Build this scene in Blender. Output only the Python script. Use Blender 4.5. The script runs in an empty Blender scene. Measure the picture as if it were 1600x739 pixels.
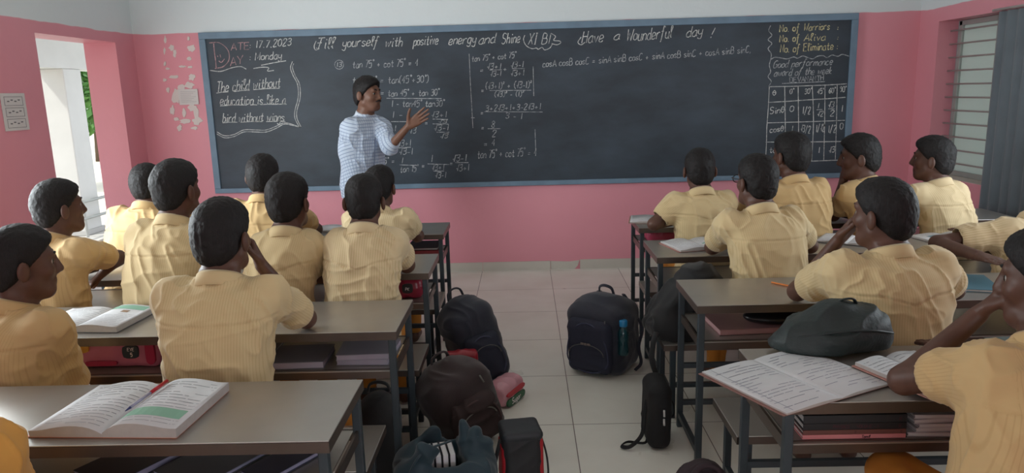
import bpy, bmesh, math, random
import numpy as np
from math import sin, cos, pi, radians, sqrt
from mathutils import Vector, Matrix

random.seed(7)
SC = bpy.context.scene
COL = SC.collection

# ------------------------------------------------------------------ camera
F_PX, YAW, PITCH, ROLL = 1129.71, -0.0211, 0.1971, -0.0281
CAM = np.array([0.0272, 0.0, 1.55])
_cy, _sy, _cp, _sp, _cr, _sr = cos(YAW), sin(YAW), cos(PITCH), sin(PITCH), cos(ROLL), sin(ROLL)
C_F = np.array([_sy * _cp, _cy * _cp, -_sp])
_r0 = np.array([_cy, -_sy, 0.0])
_u0 = np.cross(_r0, C_F)
C_R = _cr * _r0 + _sr * _u0
C_U = -_sr * _r0 + _cr * _u0
cam_data = bpy.data.cameras.new('camera')
cam_data.sensor_fit = 'HORIZONTAL'
cam_data.sensor_width = 36.0
cam_data.lens = F_PX / 1600.0 * 36.0
cam_data.clip_start = 0.05
cam = bpy.data.objects.new('camera', cam_data)
COL.objects.link(cam)
M = Matrix.Identity(4)
for i in range(3):
    M[i][0], M[i][1], M[i][2], M[i][3] = C_R[i], C_U[i], -C_F[i], CAM[i]
cam.matrix_world = M
SC.camera = cam

# ------------------------------------------------------------------ light
SC.view_settings.view_transform = 'Standard'
SC.view_settings.look = 'None'
SC.view_settings.gamma = 1.0
SC.view_settings.use_curve_mapping = False
SC.view_settings.exposure = 0.22
SC.cycles.max_bounces = 8
SC.cycles.diffuse_bounces = 5
SC.cycles.use_denoising = True
SC.cycles.sample_clamp_indirect = 6.0

world = bpy.data.worlds.new('sky')
SC.world = world
world.use_nodes = True
_nt = world.node_tree
_bg = _nt.nodes['Background']
_sky = _nt.nodes.new('ShaderNodeTexSky')
_sky.sky_type = 'NISHITA'
_sky.sun_disc = False
_sky.sun_elevation = radians(55)
_sky.sun_rotation = radians(200)
_mixw = _nt.nodes.new('ShaderNodeMixRGB')
_mixw.inputs[0].default_value = 0.75
_mixw.inputs[2].default_value = (4.0, 4.2, 4.3, 1)
_nt.links.new(_sky.outputs[0], _mixw.inputs[1])
_nt.links.new(_mixw.outputs[0], _bg.inputs[0])
_bg.inputs[1].default_value = 0.40

sun_d = bpy.data.lights.new('sun', 'SUN')
sun_d.energy = 3.0
sun_d.angle = radians(3)
sun_d.color = (1.0, 0.95, 0.86)
sun = bpy.data.objects.new('sun', sun_d)
COL.objects.link(sun)
sun.rotation_euler = (radians(38), 0, radians(-60))


def daylight_fill(name, loc, rot, sx, sy, energy, colour=(0.93, 0.97, 1.0)):
    d = bpy.data.lights.new(name, 'AREA')
    d.shape = 'RECTANGLE'
    d.size, d.size_y = sx, sy
    d.energy = energy
    d.color = colour
    o = bpy.data.objects.new(name, d)
    COL.objects.link(o)
    o.location = loc
    o.rotation_euler = rot
    return o


# room extents (metres)
WL, WR, WF, WB, CEIL = -3.237, 3.30, 6.226, -6.0, 3.05
BAND = 2.108
# area lamps added out of view, standing in for daylight at unseen openings
daylight_fill('daylight_fill_right', (WR - 0.02, 3.3, 1.45), (0, radians(90), 0), 1.15, 1.7, 20, (0.84, 0.96, 1.0))
daylight_fill('daylight_fill_left', (WL + 0.02, 3.2, 1.45), (0, radians(-90), 0), 1.15, 1.7, 88, (0.88, 0.97, 1.0))
daylight_fill('daylight_fill_rear', (0.3, WB + 0.02, 1.65), (radians(90), 0, 0), 5.4, 1.7, 55, (0.95, 0.98, 1.0))


# ------------------------------------------------------------------ pixel -> place helpers
def ray(px, py):
    return C_F + C_R * (px - 800) / F_PX - C_U * (py - 369.5) / F_PX


def onz(px, py, z):
    d = ray(px, py)
    return CAM + d * ((z - CAM[2]) / d[2])


def ony(px, py, y):
    d = ray(px, py)
    return CAM + d * ((y - CAM[1]) / d[1])


def onx(px, py, x):
    d = ray(px, py)
    return CAM + d * ((x - CAM[0]) / d[0])


# ------------------------------------------------------------------ materials
def srgb(r, g, b):
    def f(c):
        c /= 255.0
        return c / 12.92 if c <= 0.04045 else ((c + 0.055) / 1.055) ** 2.4
    return (f(r), f(g), f(b), 1.0)


MATS = {}


def mat(name, col, rough=0.6, metal=0.0, var=0.0, vscale=8.0, col2=None, bump=0.0, bscale=60.0, spec=0.5, sheen=0.0):
    if name in MATS:
        return MATS[name]
    m = bpy.data.materials.new(name)
    m.use_nodes = True
    nt = m.node_tree
    b = nt.nodes['Principled BSDF']
    c = srgb(*col)
    b.inputs['Base Color'].default_value = c
    b.inputs['Roughness'].default_value = rough
    b.inputs['Metallic'].default_value = metal
    b.inputs['Specular IOR Level'].default_value = spec
    if sheen:
        b.inputs['Sheen Weight'].default_value = sheen
    tc = nt.nodes.new('ShaderNodeTexCoord')
    if var > 0 or col2:
        n = nt.nodes.new('ShaderNodeTexNoise')
        n.inputs['Scale'].default_value = vscale
        n.inputs['Detail'].default_value = 5
        nt.links.new(tc.outputs['Object'], n.inputs['Vector'])
        mx = nt.nodes.new('ShaderNodeMixRGB')
        r = nt.nodes.new('ShaderNodeMapRange')
        r.inputs[1].default_value = 0.35
        r.inputs[2].default_value = 0.7
        nt.links.new(n.outputs['Fac'], r.inputs[0])
        nt.links.new(r.outputs[0], mx.inputs[0])
        mx.inputs[1].default_value = c
        mx.inputs[2].default_value = srgb(*col2) if col2 else tuple(x * (1 - var) for x in c[:3]) + (1,)
        nt.links.new(mx.outputs[0], b.inputs['Base Color'])
    if bump > 0:
        n2 = nt.nodes.new('ShaderNodeTexNoise')
        n2.inputs['Scale'].default_value = bscale
        n2.inputs['Detail'].default_value = 4
        nt.links.new(tc.outputs['Object'], n2.inputs['Vector'])
        bp = nt.nodes.new('ShaderNodeBump')
        bp.inputs['Strength'].default_value = bump
        bp.inputs['Distance'].default_value = 0.01
        nt.links.new(n2.outputs['Fac'], bp.inputs['Height'])
        nt.links.new(bp.outputs[0], b.inputs['Normal'])
    MATS[name] = m
    return m


# ------------------------------------------------------------------ mesh helpers
class MB:
    def __init__(self):
        self.v, self.f, self.mi = [], [], []

    def add(self, verts, faces, mi=0):
        o = len(self.v)
        self.v.extend([tuple(map(float, p)) for p in verts])
        self.f.extend([tuple(i + o for i in f) for f in faces])
        self.mi.extend([mi] * len(faces))
        return self

    def box(self, x0, x1, y0, y1, z0, z1, mi=0):
        return self.add([(x0, y0, z0), (x1, y0, z0), (x1, y1, z0), (x0, y1, z0), (x0, y0, z1), (x1, y0, z1), (x1, y1, z1), (x0, y1, z1)],
                        [(0, 3, 2, 1), (4, 5, 6, 7), (0, 1, 5, 4), (1, 2, 6, 5), (2, 3, 7, 6), (3, 0, 4, 7)], mi)

    def obox(self, c, ax, ay, az, hx, hy, hz, mi=0):
        c, ax, ay, az = map(np.array, (c, ax, ay, az))
        vs = [c + sx * hx * ax + sy * hy * ay + sz * hz * az for sz in (-1, 1) for sx, sy in ((-1, -1), (1, -1), (1, 1), (-1, 1))]
        return self.add(vs, [(0, 3, 2, 1), (4, 5, 6, 7), (0, 1, 5, 4), (1, 2, 6, 5), (2, 3, 7, 6), (3, 0, 4, 7)], mi)

    def tube(self, pts, r, n=8, mi=0, closed=False, flat=1.0):
        pts = [np.array(p, float) for p in pts]
        m = len(pts)
        rs = r if isinstance(r, (list, tuple)) else [r] * m
        vs, fs = [], []
        up = np.array([0.0, 0.0, 1.0])
        pa = None
        for i in range(m):
            a = pts[i - 1] if (i > 0 or closed) else pts[i]
            b = pts[(i + 1) % m] if (i < m - 1 or closed) else pts[i]
            t = b - a
            t = t / (np.linalg.norm(t) + 1e-9)
            if pa is None:
                ref = up if abs(t[2]) < 0.9 else np.array([1.0, 0, 0])
                pa = np.cross(t, ref)
            pa = pa - t * pa.dot(t)
            pa /= np.linalg.norm(pa) + 1e-9
            q = np.cross(t, pa)
            for k in range(n):
                a_ = 2 * pi * k / n
                vs.append(pts[i] + rs[i] * (cos(a_) * pa + flat * sin(a_) * q))
        for i in range(m if closed else m - 1):
            j = (i + 1) % m
            for k in range(n):
                k2 = (k + 1) % n
                fs.append((i * n + k, i * n + k2, j * n + k2, j * n + k))
        if not closed:
            fs.append(tuple(range(n))[::-1])
            fs.append(tuple((m - 1) * n + k for k in range(n)))
        return self.add(vs, fs, mi)

    def lathe(self, prof, c=(0, 0, 0), n=20, mi=0):
        vs, fs = [], []
        for r, z in prof:
            for k in range(n):
                a = 2 * pi * k / n
                vs.append((c[0] + r * cos(a), c[1] + r * sin(a), c[2] + z))
        for i in range(len(prof) - 1):
            for k in range(n):
                k2 = (k + 1) % n
                fs.append((i * n + k, i * n + k2, (i + 1) * n + k2, (i + 1) * n + k))
        fs.append(tuple(range(n))[::-1])
        fs.append(tuple((len(prof) - 1) * n + k for k in range(n)))
        return self.add(vs, fs, mi)

    def grid(self, P, mi=0):
        """P: rows x cols array of points, thin surface"""
        R, Cn = len(P), len(P[0])
        vs = [p for row in P for p in row]
        fs = [(i * Cn + j, i * Cn + j + 1, (i + 1) * Cn + j + 1, (i + 1) * Cn + j) for i in range(R - 1) for j in range(Cn - 1)]
        return self.add(vs, fs, mi)

    def slab(self, P, Q, mi=0):
        """closed slab between two equally sized grids"""
        R, Cn = len(P), len(P[0])
        n = R * Cn
        vs = [p for row in P for p in row] + [p for row in Q for p in row]
        fs = []
        for i in range(R - 1):
            for j in range(Cn - 1):
                a, b, c, d = i * Cn + j, i * Cn + j + 1, (i + 1) * Cn + j + 1, (i + 1) * Cn + j
                fs.append((a, b, c, d))
                fs.append((a + n, d + n, c + n, b + n))
        loop = [j for j in range(Cn)] + [i * Cn + Cn - 1 for i in range(1, R)] + [(R - 1) * Cn + j for j in range(Cn - 2, -1, -1)] + [i * Cn for i in range(R - 2, 0, -1)]
        for k in range(len(loop)):
            a, b = loop[k], loop[(k + 1) % len(loop)]
            fs.append((b, a, a + n, b + n))
        return self.add(vs, fs, mi)

    def build(self, name, mats, parent=None, smooth=False, bevel=0.0, loc=None, seg=2):
        me = bpy.data.meshes.new(name)
        me.from_pydata(self.v, [], self.f)
        if not isinstance(mats, (list, tuple)):
            mats = [mats]
        for m in mats:
            me.materials.append(m)
        me.polygons.foreach_set('material_index', self.mi)
        if smooth:
            me.polygons.foreach_set('use_smooth', [True] * len(self.f))
        me.update()
        o = bpy.data.objects.new(name, me)
        COL.objects.link(o)
        if parent is not None:
            o.parent = parent
        if loc is not None:
            o.location = loc
        if bevel > 0:
            bm_ = o.modifiers.new('bevel', 'BEVEL')
            bm_.width = bevel
            bm_.segments = seg
            bm_.limit_method = 'ANGLE'
        return o


def tag(o, label=None, cat=None, group=None, kind=None):
    if label:
        o['label'] = label
    if cat:
        o['category'] = cat
    if group:
        o['group'] = group
    if kind:
        o['kind'] = kind
    return o


def thing(name, label, cat, loc=(0, 0, 0), rz=0.0, group=None):
    o = bpy.data.objects.new(name, None)
    o.empty_display_size = 0.05
    COL.objects.link(o)
    o.location = tuple(map(float, loc))
    o.rotation_euler = (0, 0, rz)
    return tag(o, label, cat, group)


def copy_tree(o, parent=None):
    c = o.copy()
    COL.objects.link(c)
    if parent is not None:
        c.parent = parent
    for ch in list(o.children):
        copy_tree(ch, c)
    return c


def spline(pts, sub=6):
    """Catmull-Rom through pts"""
    P = [np.array(p, float) for p in pts]
    if len(P) < 3:
        return P
    Q = [2 * P[0] - P[1]] + P + [2 * P[-1] - P[-2]]
    out = []
    for i in range(1, len(Q) - 2):
        for s in range(sub):
            t = s / sub
            a, b, c, d = Q[i - 1], Q[i], Q[i + 1], Q[i + 2]
            out.append(0.5 * (2 * b + (c - a) * t + (2 * a - 5 * b + 4 * c - d) * t * t + (3 * b - a - 3 * c + d) * t ** 3))
    out.append(P[-1])
    return out


def unit(v):
    v = np.array(v, float)
    return v / (np.linalg.norm(v) + 1e-12)

# ================================================================== THE ROOM
def wall_paint(name, pink, white, band):
    m = bpy.data.materials.new(name)
    m.use_nodes = True
    nt = m.node_tree
    b = nt.nodes['Principled BSDF']
    b.inputs['Roughness'].default_value = 0.42
    b.inputs['Specular IOR Level'].default_value = 0.35
    geo = nt.nodes.new('ShaderNodeNewGeometry')
    sep = nt.nodes.new('ShaderNodeSeparateXYZ')
    nt.links.new(geo.outputs['Position'], sep.inputs[0])
    n = nt.nodes.new('ShaderNodeTexNoise')
    n.inputs['Scale'].default_value = 1.3
    n.inputs['Detail'].default_value = 6
    nt.links.new(geo.outputs['Position'], n.inputs['Vector'])
    # hand-painted edge
    n3 = nt.nodes.new('ShaderNodeTexNoise')
    n3.inputs['Scale'].default_value = 4.0
    nt.links.new(geo.outputs['Position'], n3.inputs['Vector'])
    ma = nt.nodes.new('ShaderNodeMath')
    ma.operation = 'MULTIPLY_ADD'
    ma.inputs[1].default_value = 0.03
    nt.links.new(n3.outputs['Fac'], ma.inputs[0])
    nt.links.new(sep.outputs['Z'], ma.inputs[2])
    gt = nt.nodes.new('ShaderNodeMapRange')
    gt.inputs[1].default_value = band + 0.012
    gt.inputs[2].default_value = band + 0.018
    nt.links.new(ma.outputs[0], gt.inputs[0])
    pk = nt.nodes.new('ShaderNodeMixRGB')
    pk.inputs[1].default_value = srgb(*pink)
    pk.inputs[2].default_value = tuple(x * 0.86 for x in srgb(*pink)[:3]) + (1,)
    nt.links.new(n.outputs['Fac'], pk.inputs[0])
    wh = nt.nodes.new('ShaderNodeMixRGB')
    wh.inputs[1].default_value = srgb(*white)
    wh.inputs[2].default_value = tuple(x * 0.93 for x in srgb(*white)[:3]) + (1,)
    nt.links.new(n.outputs['Fac'], wh.inputs[0])
    mx = nt.nodes.new('ShaderNodeMixRGB')
    nt.links.new(gt.outputs[0], mx.inputs[0])
    nt.links.new(pk.outputs[0], mx.inputs[1])
    nt.links.new(wh.outputs[0], mx.inputs[2])
    nt.links.new(mx.outputs[0], b.inputs['Base Color'])
    n2 = nt.nodes.new('ShaderNodeTexNoise')
    n2.inputs['Scale'].default_value = 14
    n2.inputs['Detail'].default_value = 6
    nt.links.new(geo.outputs['Position'], n2.inputs['Vector'])
    bp = nt.nodes.new('ShaderNodeBump')
    bp.inputs['Strength'].default_value = 0.25
    bp.inputs['Distance'].default_value = 0.01
    nt.links.new(n2.outputs['Fac'], bp.inputs['Height'])
    nt.links.new(bp.outputs[0], b.inputs['Normal'])
    return m


WALLM = wall_paint('pink_and_white_distemper', (224, 150, 162), (214, 222, 224), BAND)


def floor_material():
    m = bpy.data.materials.new('cream_floor_tiles')
    m.use_nodes = True
    nt = m.node_tree
    b = nt.nodes['Principled BSDF']
    b.inputs['Roughness'].default_value = 0.22
    geo = nt.nodes.new('ShaderNodeNewGeometry')
    mp = nt.nodes.new('ShaderNodeMapping')
    mp.inputs['Location'].default_value = (-0.225, -3.1853, 0)
    nt.links.new(geo.outputs['Position'], mp.inputs['Vector'])
    br = nt.nodes.new('ShaderNodeTexBrick')
    br.offset = 0.0
    br.squash = 1.0
    br.inputs['Scale'].default_value = 1.0
    br.inputs['Brick Width'].default_value = 0.6
    br.inputs['Row Height'].default_value = 0.6
    br.inputs['Mortar Size'].default_value = 0.0022
    br.inputs['Mortar Smooth'].default_value = 0.1
    br.inputs['Bias'].default_value = 0.0
    br.inputs['Color1'].default_value = srgb(232, 231, 222)
    br.inputs['Color2'].default_value = srgb(228, 227, 218)
    br.inputs['Mortar'].default_value = srgb(112, 100, 92)
    nt.links.new(mp.outputs[0], br.inputs['Vector'])
    n = nt.nodes.new('ShaderNodeTexNoise')
    n.inputs['Scale'].default_value = 2.2
    n.inputs['Detail'].default_value = 8
    nt.links.new(geo.outputs['Position'], n.inputs['Vector'])
    r = nt.nodes.new('ShaderNodeMapRange')
    r.inputs[1].default_value = 0.4
    r.inputs[2].default_value = 0.75
    r.inputs[3].default_value = 0.0
    r.inputs[4].default_value = 0.35
    nt.links.new(n.outputs['Fac'], r.inputs[0])
    mx = nt.nodes.new('ShaderNodeMixRGB')
    mx.blend_type = 'MULTIPLY'
    mx.inputs[2].default_value = srgb(205, 196, 185)
    nt.links.new(r.outputs[0], mx.inputs[0])
    nt.links.new(br.outputs['Color'], mx.inputs[1])
    nt.links.new(mx.outputs[0], b.inputs['Base Color'])
    rr = nt.nodes.new('ShaderNodeMapRange')
    rr.inputs[3].default_value = 0.2
    rr.inputs[4].default_value = 0.42
    nt.links.new(n.outputs['Fac'], rr.inputs[0])
    nt.links.new(rr.outputs[0], b.inputs['Roughness'])
    return m


FLOORM = floor_material()
T = 0.26
tag(MB().box(WL - T, WR + T, WB - T, WF + T, -0.15, 0).build('floor', FLOORM), kind='structure')
tag(MB().box(WL - T, WR + T, WB - T, WF + T, CEIL, CEIL + 0.15).build('ceiling', mat('ceiling_white', (226, 224, 218), 0.8, var=0.06)), kind='structure')
tag(MB().box(WL - T, WR + T, WF, WF + T, 0, CEIL).build('wall_front', WALLM), kind='structure')


def wall_with_holes(name, x0, x1, holes, y0, y1):
    """wall slab along Y with rectangular openings (ya, yb, za, zb)"""
    mb = MB()
    ys = sorted({y0, y1, *[h[0] for h in holes], *[h[1] for h in holes]})
    for a, b in zip(ys[:-1], ys[1:]):
        hs = [h for h in holes if h[0] <= a + 1e-6 and h[1] >= b - 1e-6]
        z = 0.0
        for h in sorted(hs, key=lambda q: q[2]):
            if h[2] > z:
                mb.box(x0, x1, a, b, z, h[2])
            z = h[3]
        mb.box(x0, x1, a, b, z, CEIL)
    me = mb.build(name, WALLM)
    bm = bmesh.new()
    bm.from_mesh(me.data)
    bmesh.ops.remove_doubles(bm, verts=bm.verts, dist=1e-5)
    # drop the internal faces between slabs
    seen = {}
    for f in list(bm.faces):
        k = tuple(sorted(v.index for v in f.verts))
        seen.setdefault(k, []).append(f)
    bmesh.ops.delete(bm, geom=[f for fs in seen.values() if len(fs) > 1 for f in fs], context='FACES_ONLY')
    bm.to_mesh(me.data)
    bm.free()
    return tag(me, kind='structure')


DOOR = (4.965, 5.943, 0.0, 2.028)
WIN = (4.42, 5.945, 0.80, 2.0)
wall_with_holes('wall_left', WL - T, WL, [DOOR, (2.3, 4.1, 0.85, 2.05)], WB, WF)
wall_with_holes('wall_right', WR, WR + T, [WIN, (2.4, 4.2, 0.85, 2.05)], WB, WF)
mb = MB()
mb.box(WL - T, -2.45, WB - T, WB, 0, CEIL)
mb.box(3.05, WR + T, WB - T, WB, 0, CEIL)
mb.box(-2.45, 3.05, WB - T, WB, 0, 0.8)
mb.box(-2.45, 3.05, WB - T, WB, 2.5, CEIL)
tag(mb.build('wall_back', WALLM), kind='structure')

# skirting tiles along the front wall, one of them broken
skm = mat('skirting_tile', (196, 190, 180), 0.3, var=0.05)
mb = MB()
x = WL
while x < WR - 0.01:
    x1 = min(x + 0.6, WR)
    lo, hi = x + 0.0015, x1 - 0.0015
    if lo < 0.225 < hi or abs(lo - 0.225) < 0.01:
        pass
    mb.box(lo, hi, WF - 0.011, WF, 0.0, 0.085)
    x = x1
mb2 = MB()
for a, b in ((WL, -1.575), (-1.572, -0.975), (-0.972, -0.372), (-0.369, 0.228), (0.49, 1.09), (1.093, 1.69), (1.693, 2.29), (2.293, WR)):
    mb2.box(a, b, WF - 0.011, WF, 0.0, 0.086 if a > 0.3 else 0.08)
# the broken tile leaves a plaster lump and a jagged rest
mb2.add([(0.231, WF - 0.006, 0.0), (0.44, WF - 0.006, 0.0), (0.47, WF - 0.006, 0.035), (0.485, WF - 0.006, 0.08), (0.40, WF - 0.006, 0.07), (0.231, WF - 0.006, 0.078),
         (0.231, WF, 0.0), (0.44, WF, 0.0), (0.47, WF, 0.035), (0.485, WF, 0.08), (0.40, WF, 0.07), (0.231, WF, 0.078)],
        [(0, 1, 2, 3, 4, 5), (0, 6, 7, 1), (1, 7, 8, 2), (2, 8, 9, 3), (3, 9, 10, 4), (4, 10, 11, 5)], 1)
tag(mb2.build('baseboard_front', [skm, mat('plaster_rest', (196, 190, 180), 0.9, bump=0.4, bscale=40)]), kind='structure')
mb = MB()
mb.box(WL, WL + 0.011, WB, DOOR[0] - 0.002, 0, 0.085)
mb.box(WL, WL + 0.011, DOOR[1] + 0.002, WF - 0.012, 0, 0.085)
tag(mb.build('baseboard_left', skm), kind='structure')
tag(MB().box(WR - 0.011, WR, WB, WF - 0.012, 0, 0.085).build('baseboard_right', skm), kind='structure')

# ---- window in the right wall: bars, frosted pane in a steel frame, open dark leaf
winroot = bpy.data.objects.new('window_1', None)
COL.objects.link(winroot)
winroot.location = (WR, 5.2, 0.8)
tag(winroot, 'barred window in the pink right wall with one frosted pane', 'window', kind='structure')
wl_ = winroot.location
off = np.array(wl_)


def wmb():
    return MB()


def shift(mb, o):
    mb.v = [(p[0] - o[0], p[1] - o[1], p[2] - o[2]) for p in mb.v]
    return mb


steel = mat('painted_window_steel', (168, 172, 168), 0.35, 0.3, var=0.1)
barm = mat('window_bar_steel', (168, 160, 158), 0.4)
X2 = WR + 0.16
mb = MB()
ya, yb, za, zb = WIN
for y0, y1 in ((yb - 0.075, yb - 0.035), (5.405, 5.445), (ya, ya + 0.04)):
    mb.box(X2 - 0.02, X2 + 0.03, y0, y1, za + 0.005, zb - 0.005)
mb.box(X2 - 0.02, X2 + 0.03, ya, yb - 0.035, za + 0.002, za + 0.04)
mb.box(X2 - 0.02, X2 + 0.03, ya, yb - 0.035, zb - 0.04, zb - 0.002)
shift(mb, off).build('window_frame', steel, winroot, bevel=0.003)
mb = MB()
mb.box(X2 - 0.005, X2 + 0.03, yb - 0.035, yb - 0.001, za + 0.001, zb - 0.001)
shift(mb, off).build('window_jamb_strip', mat('jamb_grey', (150, 156, 158), 0.6), winroot)


def glass_mat(name, col, trans, rough):
    m = bpy.data.materials.new(name)
    m.use_nodes = True
    nt = m.node_tree
    out = nt.nodes['Material Output']
    b = nt.nodes['Principled BSDF']
    b.inputs['Base Color'].default_value = srgb(*col)
    b.inputs['Roughness'].default_value = rough
    t = nt.nodes.new('ShaderNodeBsdfTranslucent')
    t.inputs[0].default_value = srgb(*col)
    mx = nt.nodes.new('ShaderNodeMixShader')
    n = nt.nodes.new('ShaderNodeTexNoise')
    n.inputs['Scale'].default_value = 3
    mr = nt.nodes.new('ShaderNodeMapRange')
    mr.inputs[3].default_value = trans * 0.7
    mr.inputs[4].default_value = min(1.0, trans * 1.3)
    nt.links.new(n.outputs['Fac'], mr.inputs[0])
    nt.links.new(mr.outputs[0], mx.inputs[0])
    nt.links.new(b.outputs[0], mx.inputs[1])
    nt.links.new(t.outputs[0], mx.inputs[2])
    nt.links.new(mx.outputs[0], out.inputs['Surface'])
    return m


mb = MB().box(X2, X2 + 0.006, 5.445, yb - 0.075, za + 0.04, zb - 0.04)
shift(mb, off).build('frosted_pane', glass_mat('frosted_glass', (206, 216, 210), 0.3, 0.85), winroot)
mb = MB().box(X2, X2 + 0.006, ya + 0.04, 5.405, za + 0.04, zb - 0.04)
shift(mb, off).build('dark_pane', glass_mat('dark_glass', (72, 82, 86), 0.2, 0.3), winroot)
for i in range(11):
    z = 1.925 - i * 0.102
    mb = MB().tube([(WR + 0.10, ya + 0.001, z), (WR + 0.10, yb - 0.001, z)], 0.0065, 8)
    shift(mb, off).build('window_bar', barm, winroot, smooth=True)
mb = MB().box(WR + 0.001, X2, ya + 0.002, yb - 0.002, za - 0.02, za + 0.001)
shift(mb, off).build('window_sill', mat('sill_white', (205, 196, 186), 0.6), winroot)

# dark curtain drawn to the near side of that window
cur = thing('curtain', 'dark blue grey curtain hanging at the near side of the barred window', 'curtain', (WR - 0.05, 4.8, 0.62))
mb = MB()
P, Q = [], []
NC = 60
for zi in range(14):
    z = 0.62 + (1.99 - 0.62) * zi / 13
    row, row2 = [], []
    for k in range(NC + 1):
        y = 4.42 + (5.13 - 4.42) * k / NC
        a = 0.012 * sin(k * 0.72) + 0.006 * sin(k * 0.31 + zi * 0.15)
        row.append((a, y - 4.8, z - 0.62))
        row2.append((a + 0.003, y - 4.8, z - 0.62))
    P.append(row)
    Q.append(row2)
mb.slab(Q, P)
mb.build('cloth', mat('curtain_cloth', (104, 114, 122), 0.85, var=0.15, vscale=5, sheen=0.3), cur, smooth=True)
MB().tube([(0.0, -0.42, 1.385), (0.0, 0.40, 1.385)], 0.009, 10).build('curtain_rod', barm, cur, smooth=True)
for yy in (-0.36, 0.35):
    MB().tube([(0.0, yy, 1.385), (0.05, yy, 1.385)], 0.006, 8).build('rod_bracket', barm, cur)

# ---- things fixed to the walls
def sheet(name, lab, cat, c, ax, az, w, h, th, m, nrm):
    t = thing(name, lab, cat, c)
    mb = MB().obox((0, 0, 0), ax, nrm, az, w / 2, th / 2, h / 2)
    return t, mb.build('paper', m, t)


paper = mat('notice_paper', (206, 202, 200), 0.8, var=0.05)
ink = mat('ink_grey', (96, 92, 98), 0.8)
t, p = sheet('wall_notice', 'white three-box paper notice stuck on the pink wall left of the doorway', 'notice', (WL + 0.004, 4.65, 1.513), (0, 1, 0), (0, 0, 1), 0.225, 0.235, 0.003, paper, (1, 0, 0))
mb = MB()
for i in range(3):
    zc = 0.068 - i * 0.07
    for a0, a1, b0, b1 in ((-0.085, 0.085, zc + 0.026, zc + 0.0285), (-0.085, 0.085, zc - 0.0285, zc - 0.026), (-0.085, -0.0825, zc - 0.028, zc + 0.028), (0.0825, 0.085, zc - 0.028, zc + 0.028)):
        mb.box(0.002, 0.0026, a0, a1, b0, b1)
    for k in range(4):
        a = -0.06 + k * 0.033
        mb.box(0.002, 0.0026, a, a + 0.02, zc - 0.005 + 0.008 * (k % 2), zc + 0.002 + 0.008 * (k % 2))
mb.build('printed_boxes', ink, t)
t, p = sheet('paper_sheet', 'small white printed paper pasted over peeling paint beside the blackboard', 'paper', (-2.82, WF - 0.010, 1.585), (1, 0, 0), (0, 0, 1), 0.165, 0.13, 0.002, paper, (0, 1, 0))
mb = MB()
for k in range(7):
    mb.box(-0.065, 0.065 - 0.02 * (k % 3), -0.0016, -0.0011, 0.042 - k * 0.014, 0.0445 - k * 0.014)
mb.build('printed_lines', mat('print_pale', (160, 156, 160), 0.8), t)

# peeled paint patches (stains with their own outline), thin plaster layers on the wall
mb = MB()
rnd = random.Random(3)
spots = [(268, 75, 5, 5), (273, 83, 3, 7), (299, 75, 6, 6), (296, 92, 4, 3), (258, 62, 2, 6), (257, 80, 2, 5), (297, 105, 5, 2), (272, 120, 8, 3), (300, 121, 6, 6),
         (284, 136, 8, 5), (296, 133, 9, 6), (275, 150, 7, 14), (307, 178, 5, 12), (309, 189, 8, 6), (290, 190, 10, 4), (281, 200, 4, 6), (270, 172, 4, 8), (300, 168, 10, 6), (288, 176, 4, 8), (276, 186, 5, 3), (258, 125, 3, 3), (262, 107, 4, 2), (286, 104, 6, 2), (304, 200, 6, 3), (258, 100, 2, 4), (295, 60, 2, 4), (263, 140, 3, 5)]
for si, (cx_, cy_, rx, ry) in enumerate(spots):
    n = 14
    ring = []
    for k in range(n):
        a = 2 * pi * k / n
        q = rnd.uniform(0.6, 1.15)
        w = ony(cx_ + rx * q * cos(a), cy_ + ry * q * sin(a), WF)
        ring.append((w[0], WF - 0.0015 - 0.0002 * si, w[2]))
    back = [(p[0], WF, p[2]) for p in ring]
    mb.add(ring + back, [tuple(range(n))] + [(k, k + n, (k + 1) % n + n, (k + 1) % n) for k in range(n)])
pp = mb.build('peeled_paint', mat('old_white_plaster', (214, 204, 200), 0.8, var=0.08))
tag(pp, 'white patches where the pink paint has peeled around the small pasted paper', 'peeling paint', kind='stuff')

# ================================================================== OUTSIDE THE DOOR
conc = mat('veranda_plaster', (205, 207, 203), 0.8, var=0.08, vscale=3)
tag(MB().box(-5.9, WL - T, 1.0, 13.0, -0.15, -0.002).build('veranda_floor', mat('veranda_cement', (196, 194, 188), 0.6, var=0.1)), 'pale cement veranda floor outside the doorway', 'veranda floor', kind='structure')
tag(MB().box(-5.6, -5.25, 1.0, 13.0, 1.96, 2.6).build('veranda_beam', conc), 'white veranda beam seen through the doorway', 'beam', kind='structure')
tag(MB().box(-6.0, WL - T - 0.001, 1.0, 13.0, 2.6, 2.75).build('veranda_roof', conc), 'flat veranda roof slab outside the doorway', 'roof', kind='structure')
for y0, y1, lab in ((8.46, 8.80, 'white square veranda pillar seen through the doorway'),):
    c = thing('veranda_pillar', lab, 'pillar', (-5.42, (y0 + y1) / 2, 0))
    mbp = MB().box(-0.15, 0.15, -(y1 - y0) / 2, (y1 - y0) / 2, 0, 1.96)
    mbp.build('shaft', conc, c, bevel=0.01)
    MB().box(-0.18, 0.18, -(y1 - y0) / 2 - 0.03, (y1 - y0) / 2 + 0.03, 0.0, 0.06).build('plinth', mat('plinth_grey', (176, 176, 172), 0.8), c, bevel=0.005)
rl = thing('veranda_railing', 'low grey steel railing along the veranda edge outside the doorway', 'railing', (-5.36, 9.1, 0))
for z in (0.22, 0.42):
    MB().tube([(0.17, -1.6, z), (0.17, 1.6, z)], 0.018, 8).build('rail', steel, rl, smooth=True)
for k in range(5):
    MB().tube([(0.17, -1.5 + k * 0.75, 0), (0.17, -1.5 + k * 0.75, 0.44)], 0.016, 8).build('rail_post', steel, rl)
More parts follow.
